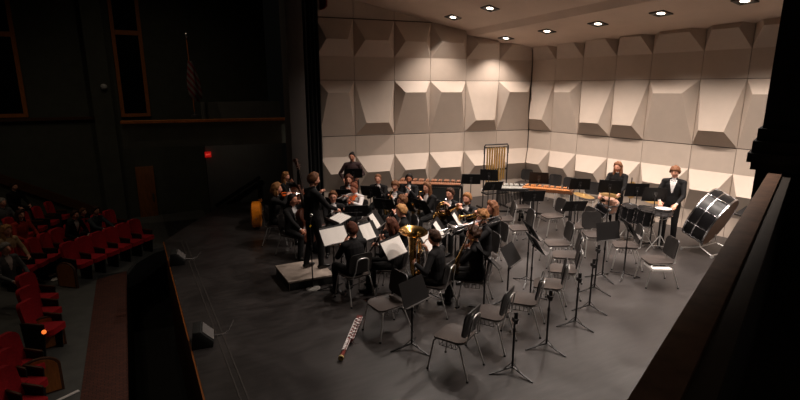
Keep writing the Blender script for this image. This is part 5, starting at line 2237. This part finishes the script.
def stripe_material():
    m = bpy.data.materials.new('flag_stripes')
    m.use_nodes = True
    nt = m.node_tree
    bs = nt.nodes['Principled BSDF']
    tc = nt.nodes.new('ShaderNodeTexCoord')
    mp = nt.nodes.new('ShaderNodeMapping')
    mp.inputs['Rotation'].default_value = (0, R_(35), 0)
    wv = nt.nodes.new('ShaderNodeTexWave')
    wv.bands_direction = 'X'
    wv.inputs['Scale'].default_value = 2.6
    cr = nt.nodes.new('ShaderNodeValToRGB')
    cr.color_ramp.interpolation = 'CONSTANT'
    cr.color_ramp.elements[1].position = .5
    cr.color_ramp.elements[0].color = (*lin((110, 28, 32)), 1)
    cr.color_ramp.elements[1].color = (*lin((120, 112, 106)), 1)
    nt.links.new(tc.outputs['Object'], mp.inputs['Vector'])
    nt.links.new(mp.outputs['Vector'], wv.inputs['Vector'])
    nt.links.new(wv.outputs['Fac'], cr.inputs['Fac'])
    nt.links.new(cr.outputs['Color'], bs.inputs['Base Color'])
    bs.inputs['Roughness'].default_value = .9
    return m


dv = hi - lo
mb = MB()
mb.cyl((0, 0, 0), dv * .96, .018, .015)
mb.build('pole', M_TRIMWOOD, t)
mb = MB()
mb.ball(dv * .98, .05, (1, 1, 1.6))
mb.build('finial', M_SILVER, t)
mb = MB()
mb.lathe([(.10, -.02), (.10, .03), (.03, .05), (.02, .12)], (0, 0, 0), (0, 0, 1), 16, True)
mb.build('base', M_GREY_METAL, t)
mb = MB()
n, vs, fs = 18, [], []
for i in range(13):
    q = i / 12
    cpt = dv * (.68 - .50 * q) + np.array((.08 * q + .02, 0, 0))
    rad = .05 + .11 * math.sin(min(1, q * 1.4) * PI * .5) * (1 if q < .85 else (1 - q) * 5 + .25)
    for j in range(n):
        a = 2 * PI * j / n
        rr = rad * (1 + .22 * math.sin(a * 4 + q * 3))
        vs.append(cpt + np.array((rr * math.cos(a), rr * .55 * math.sin(a), 0)))
for i in range(12):
    for j in range(n):
        fs.append((i * n + j, i * n + (j + 1) % n, (i + 1) * n + (j + 1) % n, (i + 1) * n + j))
mb.add(vs, fs)
mb.build('cloth', stripe_material(), t)

# exit sign under the box
p = rp(208, 154.5, (0, 16.05, 0), (0, 1, 0))
t = thing('exit_sign', 'small glowing red exit sign under the box', 'sign', (p[0], p[1], p[2]), 0)
mb = MB()
mb.box((0, 0, 0), (.18, .06, .17))
mb.build('housing', mat('exit_red', (200, 20, 20), .5, emit=(255, 30, 24), estr=.22), t)
fc = bpy.data.curves.new('lettering', 'FONT')
fc.body = 'EXIT'
fc.size = .07
fc.align_x = 'CENTER'
fc.align_y = 'CENTER'
fc.extrude = .004
fc.materials.append(mat('exit_letters', (255, 220, 210), .5, emit=(255, 90, 70), estr=.5))
tf = bpy.data.objects.new('lettering_curve', fc)
COL.objects.link(tf)
lm = bpy.data.meshes.new_from_object(tf.evaluated_get(bpy.context.evaluated_depsgraph_get()))
bpy.data.objects.remove(tf)
fo = bpy.data.objects.new('lettering', lm)
COL.objects.link(fo)
fo.parent = t
fo.location = (0, -.036, 0)
fo.rotation_euler = (PI / 2, 0, 0)
# small round wall lamp, unlit, on the house wall
p = rp(104, 87, (0, WY - .42, 0), (0, 1, 0))
mb = MB()
mb.ball((p[0], p[1], p[2]), .10)
tag(mb.build('wall_lamp', mat('lamp_globe', (190, 190, 186), .4, 0, .05, 10)), 'small round pale lamp on the dark wall pilaster', 'lamp')

for o in list(bpy.data.objects):
    if '_mouth' in o.keys():
        del o['_mouth']
